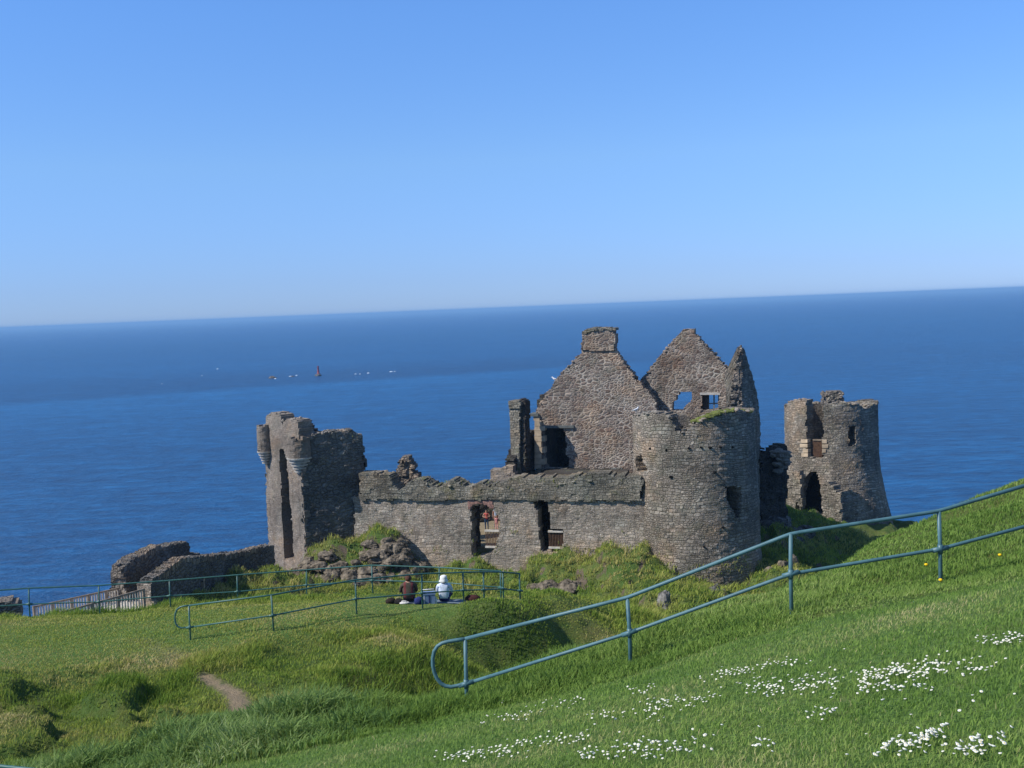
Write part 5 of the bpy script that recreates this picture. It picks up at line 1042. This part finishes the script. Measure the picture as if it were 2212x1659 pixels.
# long grass along the fence and on the crest
x, y, rs = polar(300000, 10.5, 27, -27, 29, p=.5, seed=3)
k = (rough_amt(x, y) > .35) & (y < np.interp(x, [-9, -4, 0, 3, 8, 12], [21.5, 19.5, 18.6, 18.8, 22.5, 26])); x, y = x[k], y[k]; n = len(x)
cl = fbm(x * .9, y * .9, 3, 91); me_ = sstep(0, 1.0, y - mown_edge(x)); lft = 1 - sstep(3.0, 6.0, x)
hh = (1 - .35 * sstep(-.5, 2.5, x)) * (.06 + .22 * sstep(.35, .7, cl) * (.25 + .75 * lft) + .05 * rs.random(n)) * (.35 + .65 * me_) * (1 + .55 * sstep(-1, -4, x) * (1 - sstep(15.5, 17, y))) * (1 - .45 * sstep(-3, -5, x) * sstep(16, 17.5, y))
st_ = (1 - sstep(-3.2, -1.2, x + (fbm(x, y, 2, 77) - .5) * 2)) * (y < 19)
sel = rs.random(n) < st_ * .5
mgrey = blade_mat('coarse_grey_green_blades', [(0, (.06, .12, .035)), (.4, (.155, .255, .07)), (.75, (.29, .39, .135)), (1, (.50, .54, .32))])
ton_ = .08 + .55 * fbm(x * .5, y * .5, 4, 92) + .38 * rs.random(n) ** 1.5
wid_ = .0065 * (1 + y / 14) * (.7 + .6 * rs.random(n)); ln_ = .25 + .55 * rs.random(n)
blades('long_grass', x[~sel], y[~sel], hh[~sel], wid_[~sel], ln_[~sel], ton_[~sel], mlong)
blades('coarse_grass', x[sel], y[sel], hh[sel] * 1.25, wid_[sel] * 1.7, ln_[sel] * 1.2, ton_[sel], mgrey)
# plateau and hollow
x, y, rs = polar(330000, 19, 44, -30, 27, p=.4, seed=4)
k = ((y > np.interp(x, [-9, -4, 0, 3, 8, 12], [21.5, 19.5, 18.6, 18.8, 22.5, 26])) & (segdist(x, y, trail[3:], False) > .22 + .15 * rs.random(len(x)))); x, y = x[k], y[k]; n = len(x)
ro = rough_amt(x, y); cl = fbm(x * .8, y * .8, 3, 95)
hh = .03 + .03 * rs.random(n) + ro * (.05 + .22 * sstep(.42, .75, cl)) * (.6 + .6 * rs.random(n)) + .12 * sstep(35.8, 37.5, y + .03 * x) * sstep(.4, .7, cl)
hh = hh * (1 - .6 * sstep(31, 34, y) * sstep(-7, -5, x) * (1 - sstep(1.5, 4, x)))
ton = .20 + .5 * (fbm(x * .3, y * .55, 4, 96) - .1) + .3 * rs.random(n) - .25 * ro * sstep(.5, .75, cl) + .14 * (1 - ro) - .22 * sstep(-4.5, -1.5, x) * sstep(27, 30, y) * (1 - sstep(33.2, 34.2, y)) + .25 * sstep(.55, .7, fbm(x * .35, y * .35, 3, 99)) * ro  # darker bank in the hollow: shade painted in along with duller growth
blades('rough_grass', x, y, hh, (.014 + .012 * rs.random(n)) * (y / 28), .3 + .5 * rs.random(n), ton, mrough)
# mounds and hillside under the ruin
x, y, rs = polar(260000, 44, 92, -18, 21, p=.3, seed=5)
gx_ = (Zf(x + .25, y) - Zf(x - .25, y)) / .5; gy_ = (Zf(x, y + .25) - Zf(x, y - .25)) / .5; sl = np.hypot(gx_, gy_)
k = inpoly(x, y, land) & (sl + (rs.random(len(x)) - .5) * .8 < 1.5) & (np.abs(x) < 34)
wl_ = (y > 78.5 - (x + 11) * .27) & (x > -11) & (x < 9); k &= ~wl_; x, y = x[k], y[k]; n = len(x)
blades('clifftop_grass', x, y, .12 + .28 * rs.random(n) * fbm(x * .6, y * .6, 2, 97) * 2, .030 + .03 * rs.random(n), .35 + .5 * rs.random(n), .15 + .75 * (fbm(x * .5, y * .5, 4, 98) - .1) + .28 * rs.random(n), mrough)
# tufts along the wall tops
tx2, ty2, tz2 = [], [], []
rs = np.random.default_rng(12)
for pl, pts, dmax, dens in ((PP, [(800, 1022), (836, 1027)], 1.4, 30), (PP, [(884, 1044), (912, 1035), (940, 1051), (975, 1038), (1008, 1052), (1034, 1043), (1060, 1051), (1098, 1046), (1160, 1040), (1215, 1042), (1300, 1034), (1372, 1040)], 1.4, 26), (PR, [(656, 942), (783, 943)], 1.1, 14), (PP, [(1090, 1050), (1110, 1062)], .0, 30), (PP, [(1195, 1040), (1205, 1052)], .0, 40)):
    P_ = pl.px(pts)
    for i in range(len(P_) - 1):
        for j in range(int(abs(P_[i + 1][0] - P_[i][0]) * dens)):
            t = rs.random(); u, z_ = P_[i] * (1 - t) + P_[i + 1] * t
            if vnoise(np.array([u * .8]), np.array([.5]), 5)[0] < .45: continue
            q = pl.map(np.array([u]), np.array([z_]), np.array([rs.uniform(-.05, dmax)]))[0]; tx2.append(q[0]); ty2.append(q[1]); tz2.append(q[2] - .02)
for i in range(420):
    u = rs.uniform(TW.px([(1505, 905)])[0][0], TW.px([(1618, 890)])[0][0]); f_ = rs.random(); z_ = np.interp(u, tpx_u, tpx_z) if False else None
    q = TW.map(np.array([u]), np.array([-7.85]), np.array([rs.uniform(0, 1.0)]))[0]; tx2.append(q[0]); ty2.append(q[1]); tz2.append(q[2] - .05)
for _ in range(5200):
    u = rs.uniform(0, PC.len); t = rs.random() ** 1.6; z_ = -19.2 + 3.6 * t
    if vnoise(np.array([u * .9]), np.array([z_ * 1.4]), 9)[0] + .25 * t > .42: continue
    q = PC.map(np.array([u]), np.array([z_]), np.array([-.04]))[0]; tx2.append(q[0]); ty2.append(q[1]); tz2.append(q[2])
for _ in range(1500):
    u = rs.uniform(-6, 4); z_ = -19.5 + 2.6 * rs.random() ** 1.5
    if vnoise(np.array([u * .9]), np.array([z_ * 1.4]), 19)[0] > .4: continue
    q = TW.map(np.array([u]), np.array([z_]), np.array([-.04]))[0]; tx2.append(q[0]); ty2.append(q[1]); tz2.append(q[2])
n = len(tx2); blades('wall_top_grass', np.array(tx2), np.array(ty2), .08 + .2 * rs.random(n), np.full(n, .035), .3 + .4 * rs.random(n), .35 + .6 * rs.random(n), mrough, z=np.array(tz2))

# ------------------------------------------------------------------ daisies and dandelions
petal = plain('daisy_petals', (.76, .77, .70), .7, .1, .03, 40); eye = plain('daisy_eye', (.75, .55, .06), .8, .1, .05, 40); stem_m = plain('daisy_stem', (.10, .18, .04), .8, .1, .1, 40)
spec = [(1545, 1640, 1452, 1470, 50), (1640, 1750, 1432, 1458, 30), (1390, 1549, 1512, 1541, 55), (1618, 1815, 1471, 1516, 120), (1855, 1957, 1451, 1488, 95), (1957, 2043, 1427, 1484, 65), (1855, 1937, 1484, 1512, 38), (2035, 2166, 1439, 1471, 34), (2125, 2207, 1382, 1406, 48), (1912, 2035, 1600, 1643, 85), (2039, 2178, 1610, 1651, 46), (1800, 2170, 1640, 1659, 16), (1766, 1802, 1547, 1565, 16), (1631, 1655, 1614, 1635, 12), (1365, 1537, 1606, 1657, 36), (1963, 2000, 1502, 1512, 12), (965, 1132, 1620, 1657, 100), (1114, 1268, 1596, 1627, 46), (1237, 1435, 1615, 1658, 70), (1046, 1157, 1544, 1569, 30), (1178, 1262, 1516, 1536, 25), (1354, 1416, 1491, 1510, 18), (1283, 1373, 1544, 1572, 22), (1391, 1451, 1519, 1572, 22), (1080, 1110, 1525, 1530, 4), (1460, 1900, 1440, 1500, 20), (1300, 2200, 1500, 1650, 26)]
rs = np.random.default_rng(21); PX, PY = [], []
CLI = []
for ci_, (x0, x1, y0, y1, n) in enumerate(spec):
    n = int(n * .95)
    t = rs.random(n); sx_ = x0 + (x1 - x0) * t; PX += list(sx_ + rs.normal(0, 12, n)); PY += list(y1 - (y1 - y0) * (.5 * t + .5 * rs.normal(.5, .42, n)) + rs.normal(0, 3.5, n)); CLI += [ci_] * n
P = ground_at(np.array(PX), np.array(PY)); _od = np.argsort(np.hypot(P[:, 0], P[:, 1])); P = P[_od]; CLI = np.array(CLI)[_od]
def daisy_geo(g, p, r_, h, tilt, az):
    ca, sa = math.cos(az), math.sin(az); T = np.array([[ca * math.cos(tilt), -sa, ca * math.sin(tilt)], [sa * math.cos(tilt), ca, sa * math.sin(tilt)], [-math.sin(tilt), 0, math.cos(tilt)]])
    c = np.array(p) + [0, 0, h]; vs = []
    for rr, zz in ((.30, .10), (1.0, .22), (.85, -.12), (.25, -.35)):
        for j in range(12):
            a = 2 * math.pi * j / 12; k = rr * (1 if j % 2 or rr < .5 else .86); vs.append(c + T @ (np.array([math.cos(a) * k, math.sin(a) * k, zz + .25]) * r_))
    fs = [(i * 12 + j, i * 12 + (j + 1) % 12, (i + 1) * 12 + (j + 1) % 12, (i + 1) * 12 + j) for i in range(3) for j in range(12)]; g.add(vs, fs, 0)
    vs = [c + T @ (np.array([math.cos(2 * math.pi * j / 8) * .34, math.sin(2 * math.pi * j / 8) * .34, .34]) * r_) for j in range(8)] + [c + T @ (np.array([0, 0, .52]) * r_)]
    g.add(vs, [(j, (j + 1) % 8, 8) for j in range(8)], 1); g.tube([np.array(p) - [0, 0, .01], c], .0012, 4, 2, False)
mats_d = [petal, eye, stem_m]; protos = []
n_ = lambda q: q[1] - q[0] < 200
for k in range(5):
    g = G(); daisy_geo(g, (0, 0, 0), 0.0098 + .0007 * k, .045 + .006 * k, .25 + .1 * k, 1.3 * k + 2.5); me = g.make('daisy', mats_d, None, True); protos.append(me.data); bpy.data.objects.remove(me)
for i, p in enumerate(P[:285]):
    o = bpy.data.objects.new('daisy', protos[i % 5]); col.objects.link(o); o.location = p; o.rotation_euler = (0, 0, rs.uniform(-.8, .8)); s_ = rs.uniform(.8, 1.25); o.scale = (s_, s_, s_)
    x_ = spec[CLI[i]][0]; y_ = spec[CLI[i]][2]; w_ = ('widest band of daisies at the right middle of the lawn' if y_ < 1500 and x_ > 1600 else 'broad bottom right clump of the lawn' if x_ >= 1800 and y_ >= 1590 else 'small sparse clumps right of the bottom centre' if x_ >= 1350 and y_ > 1540 and n_(spec[CLI[i]]) else 'scattered line along the bottom centre of the lawn' if y_ >= 1590 else 'thin middle rows left of the widest band' if x_ < 1600 else 'loose scatter between the clumps')
    tag(o, 'white daisy in the ' + w_, 'daisy', 'daisies: ' + w_)
g = G()
for p in P[285:]: daisy_geo(g, p, rs.uniform(.0085, .012), rs.uniform(.04, .07), rs.uniform(.1, .6), rs.uniform(2, 4.5))
tag(g.make('daisies', mats_d, None, True), kind='stuff')
yel = plain('dandelion_yellow', (.85, .55, .02), .7, .1, .05, 40)
for px, py, lb in ((2001, 1244, 'yellow dandelion left of the rightmost railing post'), (2032, 1277, 'yellow dandelion just below the foot of the rightmost railing post'), (2160, 1215, 'yellow dandelion near the right edge beyond the railing'), (228, 1318, 'yellow flower in the weeds at the foot of the farthest railing')):
    p = ground_at(px, py)[0]; k = .75 + p[1] / 30; t = thing('dandelion', p, lb, 'flower', 'yellow flowers'); hgt = .1 * k
    G().lathe(p + [0, 0, hgt], [(.006 * k, -.012), (.018 * k, .002), (.022 * k, .012), (.016 * k, .024), (.006 * k, .029)], 12).make('flower_head', yel, t, True); G().tube([p - [0, 0, .03], p + [0, 0, hgt]], .003 * k, 6).make('stem', stem_m, t)
# ------------------------------------------------------------------ sea haze
hm = bpy.data.materials.new('haze'); hm.use_nodes = True; N = hm.node_tree.nodes; N.remove(N['Principled BSDF']); pv = N.new('ShaderNodeVolumePrincipled')
pv.inputs['Color'].default_value = (.35, .645, 1.0, 1); pv.inputs['Density'].default_value = .00014; pv.inputs['Anisotropy'].default_value = 0
hm.node_tree.links.new(pv.outputs[0], N['Material Output'].inputs['Volume'])
hz = G().box((0, 0, (SEA - 12 + 6) / 2), (121000, 121000, 6 - (SEA - 12))).make('haze', hm); tag(hz, kind='stuff')
